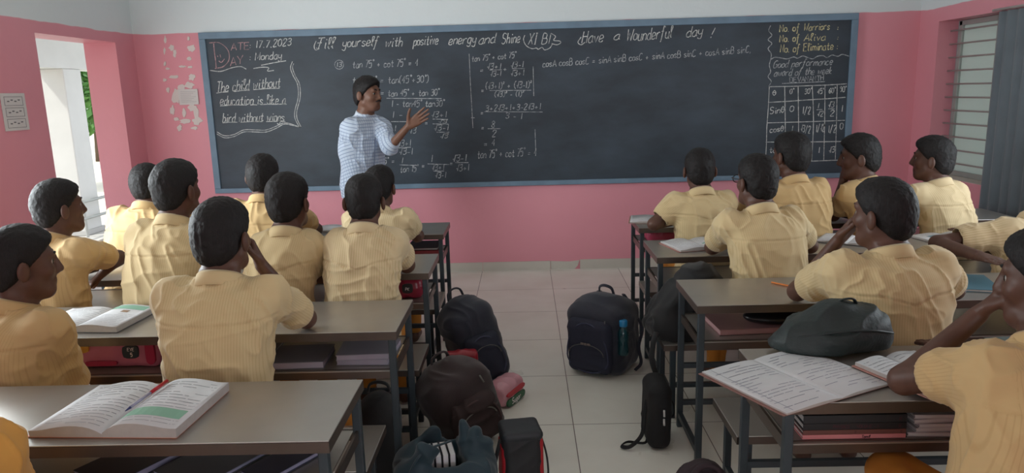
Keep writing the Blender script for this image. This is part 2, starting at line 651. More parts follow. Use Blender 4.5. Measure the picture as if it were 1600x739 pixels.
tag(MB().box(-40, -5.9, -20, 60, -0.3, -0.05).build('ground_outside', mat('sunlit_ground', (214, 206, 190), 0.9, var=0.12, vscale=1.5)), 'bright sunlit ground beyond the veranda', 'ground', kind='structure')


def tree(label, x, y, h, r, seed):
    rn = random.Random(seed)
    t = thing('tree', label, 'tree', (x, y, -0.05))
    tr = MB().tube(spline([(0, 0, 0), (0.05, 0.02, h * 0.3), (-0.03, 0.05, h * 0.62), (0.02, 0, h * 0.8)], 3), 0.11, 8)
    tr.build('trunk', mat('bark', (96, 78, 60), 0.9, bump=0.5), t, smooth=True)
    mbl = MB()
    for i in range(2600):
        a, b = rn.uniform(0, 2 * pi), math.acos(rn.uniform(-1, 1))
        q = r * (rn.random() ** 0.4)
        c = np.array([q * sin(b) * cos(a), q * sin(b) * sin(a), h * 0.62 + 0.95 * q * cos(b)])
        u = unit([rn.gauss(0, 1), rn.gauss(0, 1), rn.gauss(0, 1)])
        v = unit(np.cross(u, [0.3, 0.5, 0.8]))
        s = rn.uniform(0.09, 0.16)
        mbl.add([c - u * s, c + v * s * 0.4, c + u * s, c - v * s * 0.4], [(0, 1, 2, 3)])
    mbl.build('foliage', mat('leaf_green', (98, 148, 72), 0.6, var=0.35, vscale=2.0), t)


tree('leafy green tree seen left of the veranda pillar', -9.0, 13.6, 3.0, 1.15, 1)
tree('leafy green tree seen right of the veranda pillar', -12.0, 20.3, 3.4, 1.35, 2)
tree('far green tree behind the veranda pillar', -17.5, 24.5, 4.6, 2.2, 3)

# ================================================================== BLACKBOARD
BL, BR, BBOT, BTOP = -2.668, 2.782, 0.757, 2.106
YB = WF - 0.028            # face of the board
board = thing('blackboard', 'wide dark green-black chalkboard with blue grey frame across the front wall', 'blackboard', (0, WF - 0.001, 0.757))
BO = np.array(board.location)


def board_material():
    m = mat('slate_board', (44, 50, 57), 0.55)
    nt = m.node_tree
    b = nt.nodes['Principled BSDF']
    tc = nt.nodes.new('ShaderNodeTexCoord')
    mp = nt.nodes.new('ShaderNodeMapping')
    mp.inputs['Scale'].default_value = (1, 1, 2.2)
    mp.inputs['Rotation'].default_value = (0, 0.5, 0)
    nt.links.new(tc.outputs['Object'], mp.inputs[0])
    n = nt.nodes.new('ShaderNodeTexNoise')
    n.inputs['Scale'].default_value = 1.7
    n.inputs['Detail'].default_value = 7
    n.inputs['Roughness'].default_value = 0.6
    nt.links.new(mp.outputs[0], n.inputs['Vector'])
    r = nt.nodes.new('ShaderNodeMapRange')
    r.inputs[1].default_value = 0.38
    r.inputs[2].default_value = 0.75
    nt.links.new(n.outputs['Fac'], r.inputs[0])
    mx = nt.nodes.new('ShaderNodeMixRGB')
    mx.inputs[1].default_value = srgb(36, 46, 56)
    mx.inputs[2].default_value = srgb(56, 68, 80)
    nt.links.new(r.outputs[0], mx.inputs[0])
    nt.links.new(mx.outputs[0], b.inputs['Base Color'])
    return m


FW = 0.054
mb = MB().box(BL + FW * 0.8, BR - FW * 0.8, YB, WF - 0.001, BBOT + FW * 0.6, BTOP - FW * 0.8)
shift(mb, BO).build('slate_panel', board_material(), board)
frm = mat('blue_grey_frame', (108, 132, 152), 0.55, var=0.18, vscale=9, bump=0.15, bscale=30)
for nm, a in (('frame_rail', (BL, BR, BTOP - FW, BTOP)), ('frame_rail', (BL, BR, BBOT, BBOT + FW * 0.75)), ('frame_stile', (BL, BL + FW, BBOT + FW * 0.75, BTOP - FW)), ('frame_stile', (BR - FW, BR, BBOT + FW * 0.75, BTOP - FW))):
    mb = MB().box(a[0], a[1], WF - 0.042, WF - 0.001, a[2], a[3])
    shift(mb, BO).build(nm, frm, board, bevel=0.004)

# ------------------------------------------------------------------ handwriting: a one-stroke alphabet
GL = {
    'a': '4i 2i 0g 0e 1d 3d 4f;4i 4e 5d', 'b': '0m 0d;0g 2i 4h 4e 2d 0d', 'c': '4h 2i 0h 0e 1d 3d 4e', 'd': '4h 2i 0g 0e 1d 3d 4f;4m 4e 5d',
    'e': '0f 4g 3i 1i 0g 0e 1d 3d 4e', 'f': '4l 3m 2l 1b 0a;0i 3i', 'g': '4h 2i 0g 0e 1d 3d 4f;4i 4b 3a 1a 0b', 'h': '0m 0d;0g 2i 4h 4d',
    'i': '1i 1e 2d;1k 1l', 'j': '2i 2b 1a 0b;2k 2l', 'k': '0m 0d;3i 0f 4d', 'l': '0e 2l 1m 0l 1e 2d', 'm': '0i 0d;0g 1i 3h 3d;3g 4i 6h 6d',
    'n': '0i 0d;0g 2i 4h 4d', 'o': '2i 0h 0e 2d 4e 4h 2i', 'p': '0i 0a;0g 2i 4h 4e 2d 0e', 'r': '0i 0d;0g 2i 4i', 's': '4h 2i 0h 1g 3f 4e 2d 0e',
    't': '2l 2e 3d 4e;0i 4i', 'u': '0i 0e 1d 3d 4f;4i 4d 5d', 'v': '0i 2d 4i', 'w': '0i 1d 3h 4d 6i', 'x': '0i 4d;4i 0d', 'y': '0i 0f 2e 4f;4i 4b 2a 0b',
    'A': '0d 3m 6d;1g 5g', 'B': '0d 0m 3m 4l 4j 3i 0i;3i 5h 5e 3d 0d', 'C': '5l 3m 1l 0j 0f 1d 3d 5e', 'D': '0d 0m 3m 5k 5f 3d 0d', 'E': '5m 0m 0d 5d;0i 4i',
    'F': '6m 0m;3m 2d 0e;0i 4i', 'G': '5l 3m 1l 0j 0f 1d 4d 5f 5h 3h', 'H': '0m 0d;5m 5d;0i 5i', 'I': '0m 2m;1m 1d;0d 2d', 'M': '0d 0m 3f 6m 6d', 'N': '0d 0m 5d 5m',
    'O': '3m 0k 0f 3d 5f 5k 3m', 'S': '5l 3m 1m 0k 1i 4h 5f 3d 1d 0e', 'P': '0d 0m 3m 5k 4i 0h', 'K': '0m 0d;5m 0h 5d', 'L': '0m 0d 4d', 'R': '0d 0m 3m 5k 4i 0h;2h 5d', 'U': '0m 0f 2d 4f 4m', 'T': '0m 6m;3m 3d', 'V': '0m 3d 6m', 'W': '0m 1d 3j 5d 7m', 'X': '0m 5d;5m 0d', 'Y': '0m 3h 6m;3h 3d',
    '0': '2m 0k 0f 2d 4f 4k 2m', '1': '1m 1d', '2': '0k 1m 3m 4k 0d 4d', '3': '0l 2m 4l 3i 1i 3i 4f 2d 0e', '4': '3d 3m 0g 4g', '5': '4m 0m 0i 3j 4g 3d 0d',
    '6': '4m 1j 0f 2d 4f 3h 0g', '7': '0m 4m 1d', '8': '2i 0k 2m 4k 2i 0f 2d 4f 2i', '9': '4k 2m 0k 2i 4k 4g 2d',
    '=': '0h 4h;0f 4f', '+': '2i 2e;0g 4g', '-': '0g 3g', '.': '0d 1d', ':': '0h 1h;0e 1e', '!': '1m 1g;1d 1e', '(': '2n 0k 0f 2c', ')': '0n 2k 2f 0c', ',': '1e 0c', '/': '0c 4n',
    '\u221a': '0g 1h 2d 3m 9m', '\u00b0': '0m 1n 2m 1l 0m', '\u03b8': '2m 0j 0g 2d 4g 4j 2m;0i 4i', '\u00b2': '0m 1n 2m 0k 2k', "'": '1n 1m',
}
ADV = {'\u221a': 4.6, ' ': 4.5, 'm': 8.0, 'w': 7.6, 'M': 8.0, 'W': 8.6, 'i': 3.4, 'l': 3.6, '1': 3.4, '.': 3, ':': 3, '!': 3, '(': 3.6, ')': 3.6, "'": 2, '\u00b0': 3.4, '\u00b2': 3.4, 'I': 4, ',': 3, '-': 5}
SHARP = set('A E F H I K L M N T V W X Y k v w x z 1 4 7 9 / = + - \u221a'.split())
crnd = random.Random(11)


class Chalk:
    def __init__(self):
        self.mb = MB()

    def stroke(self, pts, w=0.0065):
        """ribbon of chalk laid on the board; pts are photo pixels mapped to the board plane"""
        P = [ony(p[0], p[1], YB) for p in pts]
        n = len(P)
        if n < 2:
            return
        top, bot = [], []
        for i in range(n):
            a, b = P[max(0, i - 1)], P[min(n - 1, i + 1)]
            t = unit([b[0] - a[0], 0, b[2] - a[2]])
            ex = 0.3 * w if i == 0 else 0
            q = np.array([-t[2], 0, t[0]]) * w * 0.5 * crnd.uniform(0.75, 1.15)
            top.append(P[i] + q + np.array([0, -0.0016, 0]))
            bot.append(P[i] - q + np.array([0, -0.0016, 0]))
        vs = [p - BO for p in top] + [p - BO for p in bot]
        self.mb.add(vs, [(i, i + n, i + 1 + n, i + 1) for i in range(n - 1)])

    def curve(self, pts, w=0.0065, sub=5):
        self.stroke(spline([(p[0], p[1], 0) for p in pts], sub), w)

    def text(self, s, p0, p1, h, w=0.0065, slant=0.12):
        """write s with its baseline from p0 to p1 (photo pixels), capitals h px high"""
        x, lay = 0.0, []
        for ch in s:
            if ch != ' ':
                lay.append((ch, x))
            x += ADV.get(ch, 5.8 if ch.islower() or ch.isdigit() else 7.0)
        tot = x - 1.4
        p0, p1 = np.array(p0, float), np.array(p1, float)
        sx = (p1 - p0) / tot
        up = np.array([0.02, -1.0]) * h / 9.0
        for ch, x0 in lay:
            jit = crnd.uniform(-0.35, 0.35)
            for part in GL[ch].split(';'):
                pts = []
                for tok in part.split():
                    gx, gy = int(tok[0]), ord(tok[1]) - 100
                    gx = gx + slant * gy + crnd.uniform(-0.15, 0.15)
                    q = p0 + sx * (x0 + gx) + up * (gy + jit)
                    pts.append((q[0], q[1], 0))
                if ch not in SHARP and len(pts) > 2:
                    pts = spline(pts, 4)
                self.stroke(pts, w)

    def done(self, name, m, label):
        o = self.mb.build(name, m, board)
        o['label'] = label
        return o


def chalk_mat(name, col, dim):
    m = mat(name, col, 0.95)
    nt = m.node_tree
    b = nt.nodes['Principled BSDF']
    tc = nt.nodes.new('ShaderNodeTexCoord')
    n = nt.nodes.new('ShaderNodeTexNoise')
    n.inputs['Scale'].default_value = 55
    n.inputs['Detail'].default_value = 3
    nt.links.new(tc.outputs['Object'], n.inputs['Vector'])
    r = nt.nodes.new('ShaderNodeMapRange')
    r.inputs[1].default_value = 0.3
    r.inputs[2].default_value = 0.62
    nt.links.new(n.outputs['Fac'], r.inputs[0])
    mx = nt.nodes.new('ShaderNodeMixRGB')
    mx.inputs[1].default_value = srgb(*dim)
    mx.inputs[2].default_value = srgb(*col)
    nt.links.new(r.outputs[0], mx.inputs[0])
    nt.links.new(mx.outputs[0], b.inputs['Base Color'])
    return m


CW = chalk_mat('white_chalk', (206, 208, 206), (136, 140, 142))
CG = chalk_mat('thin_white_chalk', (182, 186, 188), (108, 114, 120))
CY = chalk_mat('yellow_chalk', (214, 206, 160), (140, 136, 112))
CP = chalk_mat('pink_chalk', (190, 150, 152), (112, 94, 98))

R3, DEG, TH, SQ = '\u221a', '\u00b0', '\u03b8', '\u00b2'
# --- date corner
c = Chalk()
c.curve([(334, 68), (335, 80), (337, 95), (338, 107)], 0.007)
c.curve([(327, 67), (343, 67), (356, 78), (358, 93), (349, 104), (336, 107)], 0.007)
c.stroke([(340, 87), (340.6, 89)])
c.stroke([(344, 85), (345, 90)])
c.curve([(342, 95), (346, 97.5), (351, 92)])
c.text('ATE', (361, 79), (390, 77), 11, 0.007, 0)
c.text('AY', (360, 103), (379, 99), 13, 0.007, 0)
c.done('chalk_writing', CP, 'pink chalk capitals DATE and DAY sharing one big D')
c = Chalk()
c.text(': 17.7.2023', (390, 76), (455, 71), 11, slant=0.1)
c.text(': Monday', (390, 95), (440, 92), 12, slant=0.1)
c.stroke([(408, 102), (428, 98), (447, 95)])
c.curve([(328, 110), (345, 111.5), (362, 106), (376, 104), (385, 108)])
c.curve([(396, 107), (410, 105), (420, 106), (418, 111), (428, 110)])
c.done('chalk_writing', CW, 'white chalk date 17.7.2023 and Monday')
c = Chalk()
c.text('The child without', (338, 144), (438, 136), 16, 0.007, 0.15)
c.text('education is like a', (344, 164), (446, 162), 14, 0.007, 0.15)
c.text('bird without wings', (348, 191), (444, 189), 14, 0.007, 0.15)
for a, b in (((338, 145.5), (357, 143.5)), ((366, 143), (390, 141)), ((396, 140), (437, 138)), ((344, 165.5), (386, 164)), ((391, 164), (402, 164)), ((407, 163.5), (432, 163)), ((434, 163), (448, 163)), ((348, 192), (371, 191)), ((376, 191), (410, 190)), ((416, 190), (446, 190))):
    c.stroke([a, ((a[0] + b[0]) / 2, (a[1] + b[1]) / 2 - 0.5), b])
c.done('chalk_writing', CW, 'white chalk proverb about the child and education, underlined')
c = Chalk()
for o in (0, 3.2):
    c.curve([(457 + o * .6, 96 + o), (454 + o, 106), (458 + o, 118), (465 + o, 132), (466 + o, 152), (461 + o, 172), (461 + o, 185), (468 + o * .7, 199 - o * .3)], 0.006)
    c.curve([(339, 206 + o), (351, 212 + o), (366, 210 + o), (381, 203 + o), (400, 203 + o), (416, 203 + o), (432, 197 + o), (444, 192 + o * .6), (456, 194 + o * .5), (469, 199)], 0.006)
c.done('chalk_border', CW, 'wavy double chalk line around the proverb')
# --- greeting across the top
c = Chalk()
for s, a, b, h in (('Fill', (494, 77), (521, 75), 17), ('yourself', (535, 73.5), (590, 71.5), 15), ('with', (602, 73.5), (628, 72), 15), ('positive', (646, 71.5), (684, 69), 15), ('energy', (701, 70), (743, 67), 15),
                   ('and', (748, 68.5), (773, 66.5), 15), ('Shine', (784, 69), (812, 66.5), 16), ('XI', (825, 70), (838, 69), 17), ('B1', (846, 69.5), (859, 68.5), 16), ('Have', (909, 68), (942, 64.5), 18),
                   ('a', (959, 62), (967, 61), 14), ('Wounderful', (979, 64), (1049, 58.5), 18), ('day', (1072, 57.5), (1097, 55), 16), ('!', (1107, 59), (1112, 58.5), 15)):
    c.text(s, a, b, h, 0.0068, 0.25)
c.curve([(494, 64), (491, 72), (493, 78), (499, 76)])
c.curve([(908, 58), (903, 66), (908, 70), (914, 66)])
c.curve([(820, 55), (818, 62), (822, 71), (831, 76), (838, 75), (841, 77), (847, 74), (851, 78), (859, 75), (863, 69)], 0.006)
c.curve([(861, 52), (868, 57), (865, 63), (874, 64), (876, 67), (870, 70), (862, 68)], 0.006)
c.done('chalk_writing', CW, 'cursive greeting in white chalk along the top edge')
c = Chalk()
c.text('cosA cosB cosC = sinA sinB cosC + sinA cosB sinC + cosA sinB sinC,', (848, 105), (1173, 82), 10.5, 0.0058, 0.1)
c.done('chalk_writing', CG, 'one-line trigonometric identity right of the centre')
# --- worked sum, first column
c = Chalk()
ring = [(530 + 7 * cos(a), 101 + 7 * sin(a)) for a in np.linspace(0, 2 * pi, 15)]
c.curve(ring, 0.005)
T_ = [('13', (526, 104.5), (534, 104.5), 7), ('tan 75' + DEG + ' + cot 75' + DEG + ' = 4', (551, 106), (653, 103), 11), ('tan 75' + DEG + ' = tan(45' + DEG + '+30' + DEG + ')', (551, 131), (669, 129), 11),
      ('=', (595, 149), (601, 149), 10), ('tan 45' + DEG + ' + tan 30' + DEG, (606, 150.5), (686, 149), 10), ('1 - tan45' + DEG + ' tan30' + DEG, (612, 167), (694, 166), 10),
      ('1 - 1', (613, 184), (640, 184), 10), ('1', (616, 205), (619, 205), 9), (R3 + '3', (640, 209), (650, 208), 9), (R3 + '3+1', (674, 183.5), (698, 183), 9), (R3 + '3', (685, 192.5), (698, 192.5), 5),
      (R3 + '3-1', (678, 204.5), (701, 203.5), 9), (R3 + '3', (688, 216.5), (700, 215.5), 7), ('=', (664, 196), (669, 196), 9), (R3 + '3+1', (622, 229), (642, 228), 10), (R3 + '3-1', (624, 242), (645, 241), 10),
      ('tan 75' + DEG + ' =', (575, 258), (617, 255), 9), ('1', (627, 255.5), (630, 255), 9), ('tan 15' + DEG, (625, 269.5), (653, 267.5), 10), ('=', (659, 263), (664, 262.5), 9), ('1', (673, 253), (676, 253), 11),
      (R3 + '3+1', (675, 266), (694, 265.5), 9), (R3 + '3-1', (680, 278), (697, 277.5), 9), ('=', (703, 259), (708, 259), 9), (R3 + '3-1', (707, 252.5), (729, 251), 10), (R3 + '3+1', (713, 267.5), (733, 266.5), 10)]
for s, a, b, h in T_:
    c.text(s, a, b, h, 0.0058, 0.08)
for a, b in (((604, 153.5), (690, 154)), ((611, 190), (650, 190)), ((676, 186), (700, 186.5)), ((676, 193.5), (701, 194)), ((682, 206.5), (702, 206.5)), ((623, 231), (642, 230)), ((624, 257.5), (652, 258.5)), ((668, 256), (702, 257)), ((677, 267.3), (694, 267.3)), ((711, 254), (732, 254))):
    c.stroke([a, b], 0.0058)
c.done('chalk_writing', CG, 'worked sum in white chalk beside the teacher')
# --- worked sum, second column
c = Chalk()
T_ = [('tan 75' + DEG + ' + cot 75' + DEG, (737, 96.5), (806, 90), 9), ('=', (750, 113), (756, 113), 9), (R3 + '3+1', (761, 108.5), (783, 107.5), 9), (R3 + '3-1', (766, 119.5), (783, 119), 8), ('+', (786, 112), (793, 112), 10),
      (R3 + '3-1', (798, 106), (818, 105), 9), (R3 + '3+1', (798, 118.5), (819, 118), 9), ('=', (752, 145), (757, 145), 9), ('(' + R3 + '3+1)' + SQ + ' + (' + R3 + '3-1)' + SQ, (759, 139.5), (830, 137), 10),
      ('(' + R3 + '3)' + SQ + ' - (1)' + SQ, (773, 151.5), (818, 150.5), 8), ('=', (751, 180), (756, 180), 9), ('3+2' + R3 + '3+1+3-2' + R3 + '3+1', (759, 173.5), (845, 170.5), 9), ('3 - 1', (790, 185), (816, 186), 9),
      ('=', (752, 203), (757, 203), 9), ('8', (768, 199), (773, 199), 10), ('2', (769, 213.5), (775, 213), 10), ('= 4', (756, 229), (773, 228), 10), ('tan 75' + DEG + ' + cot 75' + DEG + ' = 4', (746, 247), (838, 243), 12)]
for s, a, b, h in T_:
    c.text(s, a, b, h, 0.0058, 0.08)
for a, b in (((765, 109.3), (784, 109)), ((800, 107.2), (820, 107)), ((765, 141.5), (830, 141)), ((757, 174.5), (848, 175)), ((762, 201), (782, 201)), ((733, 84), (735, 130)), ((735, 130), (739, 200)), ((833, 104), (834, 150)), ((836, 202), (837, 235)), ((742, 184), (736, 184))):
    c.stroke([a, b], 0.005)
c.done('chalk_writing', CG, 'second column of the worked sum ending in 4')
# --- right-hand corner
c = Chalk()
for s, a, b, h in (('No. of', (1218, 50), (1249, 48), 11), ('No. of', (1218, 66), (1249, 64), 11)):
    c.text(s, a, b, h, 0.008, 0.05)
c.text('Warriors', (1256, 48), (1296, 46), 11, 0.0068, 0.2)
c.text('Aliva', (1256, 64), (1289, 62.5), 11, 0.0068, 0.2)
c.text(':', (1308, 47), (1310, 47), 9, 0.0068)
c.text(':', (1308, 62), (1310, 62), 9, 0.0068)
c.text('No. of Eliminate :', (1219, 82), (1309, 77), 12, 0.0068, 0.1)
c.done('chalk_writing', CY, 'yellow chalk tally headings in the top right corner')
c = Chalk()
c.text('Good performance', (1208, 106), (1300, 101), 11, 0.006, 0.35)
c.text('award of the week', (1209, 119), (1299, 115), 11, 0.006, 0.35)
c.text('DEVANANTH', (1234, 129), (1287, 125.5), 8, 0.006, 0)
c.stroke([(1222, 130.5), (1255, 129), (1289, 127.5)])
c.curve([(1204, 93), (1211, 89.5), (1222, 91), (1230, 92), (1240, 89), (1246, 91), (1254, 87.5), (1262, 90), (1270, 92), (1277, 88), (1286, 87), (1292, 90), (1300, 86), (1309, 88), (1316, 85), (1327, 88)])
c.curve([(1204, 40), (1201, 48), (1206, 55), (1200, 62), (1206, 68), (1200, 76), (1205, 84), (1204, 93), (1202, 102), (1204, 112), (1200, 120), (1205, 127), (1201, 135)])
c.done('chalk_writing', CG, 'grey chalk award note with a wavy border')
c = Chalk()
for a, b in (((1202, 135.5), (1262, 134)), ((1262, 134), (1323, 131)), ((1200, 160), (1262, 156)), ((1262, 156), (1321, 152)), ((1198, 192), (1320, 188)), ((1196, 222), (1316, 221)), ((1230, 252.5), (1313, 250)),
             ((1202, 135), (1198, 200)), ((1198, 200), (1196, 252)), ((1226, 135), (1227, 252)), ((1247, 134.5), (1247.5, 252)), ((1269, 134), (1271, 190)), ((1271, 190), (1268, 251)), ((1289, 133), (1287, 251)), ((1308, 131), (1305, 249))):
    c.stroke([a, ((a[0] + b[0]) / 2 + 0.4, (a[1] + b[1]) / 2 + 0.3), b], 0.0065)
for s, a, b, h in ((TH, (1207, 149), (1212, 149), 8), ('0' + DEG, (1234, 147), (1240, 147), 8), ('30' + DEG, (1257, 147), (1268, 146), 8), ('45' + DEG, (1277, 147), (1287, 146), 8), ('60' + DEG, (1295, 145.5), (1305, 145), 8), ('90' + DEG, (1312, 144), (1322, 144), 9),
                   ('Sin' + TH, (1203, 178), (1225, 176), 10), ('0', (1234, 174), (1240, 174), 9), ('1/2', (1254, 178), (1266, 178), 11), ('1', (1277, 169), (1280, 169), 8), (R3 + '2', (1277, 182), (1286, 182), 8), (R3 + '3', (1294, 168), (1303, 168), 9), ('2', (1297, 181), (1303, 181), 9), ('1', (1314, 174), (1317, 174), 10),
                   ('cos' + TH, (1203, 207), (1224, 205), 9), ('1', (1236, 206), (1239, 206), 10), (R3 + '3/2', (1251, 206), (1266, 208), 11), ('1/' + R3 + '2', (1275, 206), (1288, 205), 11), ('1/2', (1294, 207), (1306, 207), 11), ('0', (1312, 202), (1317, 202), 10),
                   ('tan' + TH, (1202, 239), (1224, 237), 9), ('0', (1234, 239), (1240, 239), 9), ('1', (1278, 239), (1281, 239), 9), (R3 + '3', (1295, 239), (1304, 238), 9)):
    c.text(s, a, b, h, 0.0065, 0.08)
c.stroke([(1276, 171.5), (1285, 171)], 0.005)
c.stroke([(1294, 170), (1304, 170)], 0.005)
c.done('chalk_table', CW, 'white chalk table of sine and cosine values')

# ================================================================== DESKS AND BENCHES
HD, HB = 0.70, 0.38


def steel_top():
    m = bpy.data.materials.new('brushed_stainless')
    m.use_nodes = True
    nt = m.node_tree
    b = nt.nodes['Principled BSDF']
    b.inputs['Metallic'].default_value = 0.7
    tc = nt.nodes.new('ShaderNodeTexCoord')
    n = nt.nodes.new('ShaderNodeTexNoise')
    n.inputs['Scale'].default_value = 3.2
    n.inputs['Detail'].default_value = 5
    nt.links.new(tc.outputs['Object'], n.inputs['Vector'])
    mp = nt.nodes.new('ShaderNodeMapping')
    mp.inputs['Scale'].default_value = (2, 220, 220)
    nt.links.new(tc.outputs['Object'], mp.inputs[0])
    n2 = nt.nodes.new('ShaderNodeTexNoise')
    n2.inputs['Scale'].default_value = 1.0
    n2.inputs['Detail'].default_value = 3
    nt.links.new(mp.outputs[0], n2.inputs['Vector'])
    mx = nt.nodes.new('ShaderNodeMixRGB')
    mx.inputs[1].default_value = srgb(184, 180, 174)
    mx.inputs[2].default_value = srgb(150, 146, 140)
    nt.links.new(n.outputs['Fac'], mx.inputs[0])
    nt.links.new(mx.outputs[0], b.inputs['Base Color'])
    r = nt.nodes.new('ShaderNodeMapRange')
    r.inputs[3].default_value = 0.22
    r.inputs[4].default_value = 0.45
    nt.links.new(n.outputs['Fac'], r.inputs[0])
    nt.links.new(r.outputs[0], b.inputs['Roughness'])
    bp = nt.nodes.new('ShaderNodeBump')
    bp.inputs['Strength'].default_value = 0.03
    bp.inputs['Distance'].default_value = 0.003
    nt.links.new(n2.outputs['Fac'], bp.inputs['Height'])
    nt.links.new(bp.outputs[0], b.inputs['Normal'])
    return m


TOPM = steel_top()
LEGM = mat('grey_blue_enamel', (62, 72, 78), 0.4, 0.2, var=0.2, vscale=12)
EDGE = mat('folded_steel_edge', (104, 92, 84), 0.35, 0.7, var=0.2, vscale=6)


def make_desk(label, x_end, side, length, y_back, y_front, shelf=0.545):
    """side=-1: the desk runs to the left of its aisle end, +1: to the right"""
    L, dp = length, y_back - y_front
    t = thing('school_desk', label, 'desk', (x_end + side * L / 2, (y_back + y_front) / 2, 0), group='long steel desks with shelves')
    hx, hy = L / 2, dp / 2
    MB().box(-hx, hx, -hy, hy, HD - 0.004, HD).build('desktop', TOPM, t, bevel=0.003)
    mb = MB()
    for a in ((-hx, hx, -hy, -hy + 0.004), (-hx, hx, hy - 0.004, hy), (-hx, -hx + 0.004, -hy + 0.004, hy - 0.004), (hx - 0.004, hx, -hy + 0.004, hy - 0.004)):
        mb.box(*a, HD - 0.034, HD - 0.004)
    mb.build('desktop_edge', EDGE, t)
    s = 0.013
    lx, ly = hx - 0.022, hy - 0.022
    for sx in (-1, 1):
        for sy in (-1, 1):
            MB().box(sx * lx - s, sx * lx + s, sy * ly - s, sy * ly + s, 0.0, HD - 0.034).build('leg', LEGM, t, bevel=0.003)
    MB().box(-lx + s, lx - s, -ly - s, ly + s, shelf - 0.004, shelf).build('shelf', TOPM, t)
    mb = MB()
    for sx in (-1, 1):
        mb.box(sx * lx - 0.004, sx * lx + 0.004, -ly + s, ly - s, shelf - 0.035, shelf + 0.002)
    for sy in (-1, 1):
        mb.box(-lx + s, lx - s, sy * ly - 0.004, sy * ly + 0.004, shelf - 0.035, shelf + 0.002)
    mb.build('shelf_rail', EDGE, t)
    for sy, z in ((1, 0.30), (1, 0.12)):
        MB().box(-lx + s, lx - s, sy * ly - 0.010, sy * ly + 0.010, z - 0.011, z + 0.011).build('stretcher', LEGM, t)
    for sx in (-1, 1):
        MB().box(sx * lx - 0.010, sx * lx + 0.010, -ly + s, ly - s, 0.05, 0.075).build('side_rail', LEGM, t)
    return t


def make_bench(label, x_end, side, length, y0, y1):
    L, dp = length, y1 - y0
    t = thing('school_bench', label, 'bench', (x_end + side * L / 2, (y0 + y1) / 2, 0), group='long steel benches')
    hx, hy = L / 2, dp / 2
    MB().box(-hx, hx, -hy, hy, HB - 0.004, HB).build('seat', TOPM, t, bevel=0.003)
    mb = MB()
    for a in ((-hx, hx, -hy, -hy + 0.004), (-hx, hx, hy - 0.004, hy), (-hx, -hx + 0.004, -hy + 0.004, hy - 0.004), (hx - 0.004, hx, -hy + 0.004, hy - 0.004)):
        mb.box(*a, HB - 0.03, HB - 0.004)
    mb.build('seat_edge', EDGE, t)
    s = 0.013
    lx, ly = hx - 0.05, hy - 0.04
    for sx in (-1, 1):
        for sy in (-1, 1):
            MB().box(sx * lx - s, sx * lx + s, sy * ly - s, sy * ly + s, 0.0, HB - 0.03).build('leg', LEGM, t, bevel=0.003)
    MB().box(-lx + s, lx - s, -0.010, 0.010, 0.10, 0.122).build('stretcher', LEGM, t)
    for sx in (-1, 1):
        MB().box(sx * lx - 0.010, sx * lx + 0.010, -ly + s, ly - s, 0.10, 0.122).build('side_rail', LEGM, t)
    return t


DESKS = {}
for k, lab, xe, sd, yb_, yf_, sh in (
        ('L1', 'front desk of the left column, nearest the blackboard', -0.49, -1, 4.80, 4.385, 0.545),
        ('L2', 'second desk from the blackboard in the left column, crimson packet on its shelf', -0.455, -1, 3.83, 3.405, 0.545),
        ('L3', 'third desk from the blackboard in the left column, notebooks on its shelf', -0.462, -1, 2.945, 2.53, 0.545),
        ('L4', 'nearest left desk carrying an open book with a red pen', -0.485, -1, 2.08, 1.68, 0.545),
        ('R0', 'front desk of the right column, nearest the blackboard', 0.725, 1, 4.84, 4.43, 0.575),
        ('R1', 'second desk from the blackboard in the right column, open book at its aisle end', 0.69, 1, 4.05, 3.62, 0.545),
        ('R2', 'third desk from the blackboard in the right column, orange pencil on top', 0.695, 1, 3.17, 2.765, 0.545),
        ('R3', 'nearest right desk under the large open notebook', 0.715, 1, 2.275, 1.85, 0.575)):
    DESKS[k] = make_desk(lab, xe, sd, 2.2 if sd < 0 else 2.35, yb_, yf_, sh)
for lab, xe, sd, y0, y1 in (
        ('bench of the front left row, its end beside the navy backpack', -0.475, -1, 3.85, 4.21),
        ('bench of the second left row, its end above the maroon backpack', -0.455, -1, 2.955, 3.29),
        ('bench of the third left row, its end beside the open teal bag', -0.50, -1, 2.10, 2.43),
        ('bench of the nearest left row, mostly below the picture', -0.5, -1, 1.18, 1.52),
        ('bench of the front right row, behind the second right desk', 0.715, 1, 4.10, 4.36),
        ('bench of the second right row, with the slumped black backpack on its end', 0.65, 1, 3.20, 3.54),
        ('bench of the third right row, its bare end beside the nearest right desk', 0.725, 1, 2.29, 2.61),
        ('bench of the nearest right row, under the boy with his hand on his face', 0.80, 1, 1.34, 1.68)):
    make_bench(lab, xe, sd, 2.2 if sd < 0 else 2.3, y0, y1)

# ================================================================== PEOPLE: one smooth surface per body, grown from blended volumes
def vnoise(P, seed=0):
    i = np.floor(P).astype(np.int64)
    f = P - i
    f = f * f * (3 - 2 * f)

    def hsh(ix, iy, iz):
        n = (ix * 374761393 + iy * 668265263 + iz * 1274126177 + seed * 974711) & 0xffffffff
        n = ((n ^ (n >> 13)) * 1274126177) & 0xffffffff
        return ((n ^ (n >> 16)) & 0xffff) / 65535.0
    out = 0
    for dx in (0, 1):
        for dy in (0, 1):
            for dz in (0, 1):
                w = (f[:, 0] if dx else 1 - f[:, 0]) * (f[:, 1] if dy else 1 - f[:, 1]) * (f[:, 2] if dz else 1 - f[:, 2])
                out = out + w * hsh(i[:, 0] + dx, i[:, 1] + dy, i[:, 2] + dz)
    return out


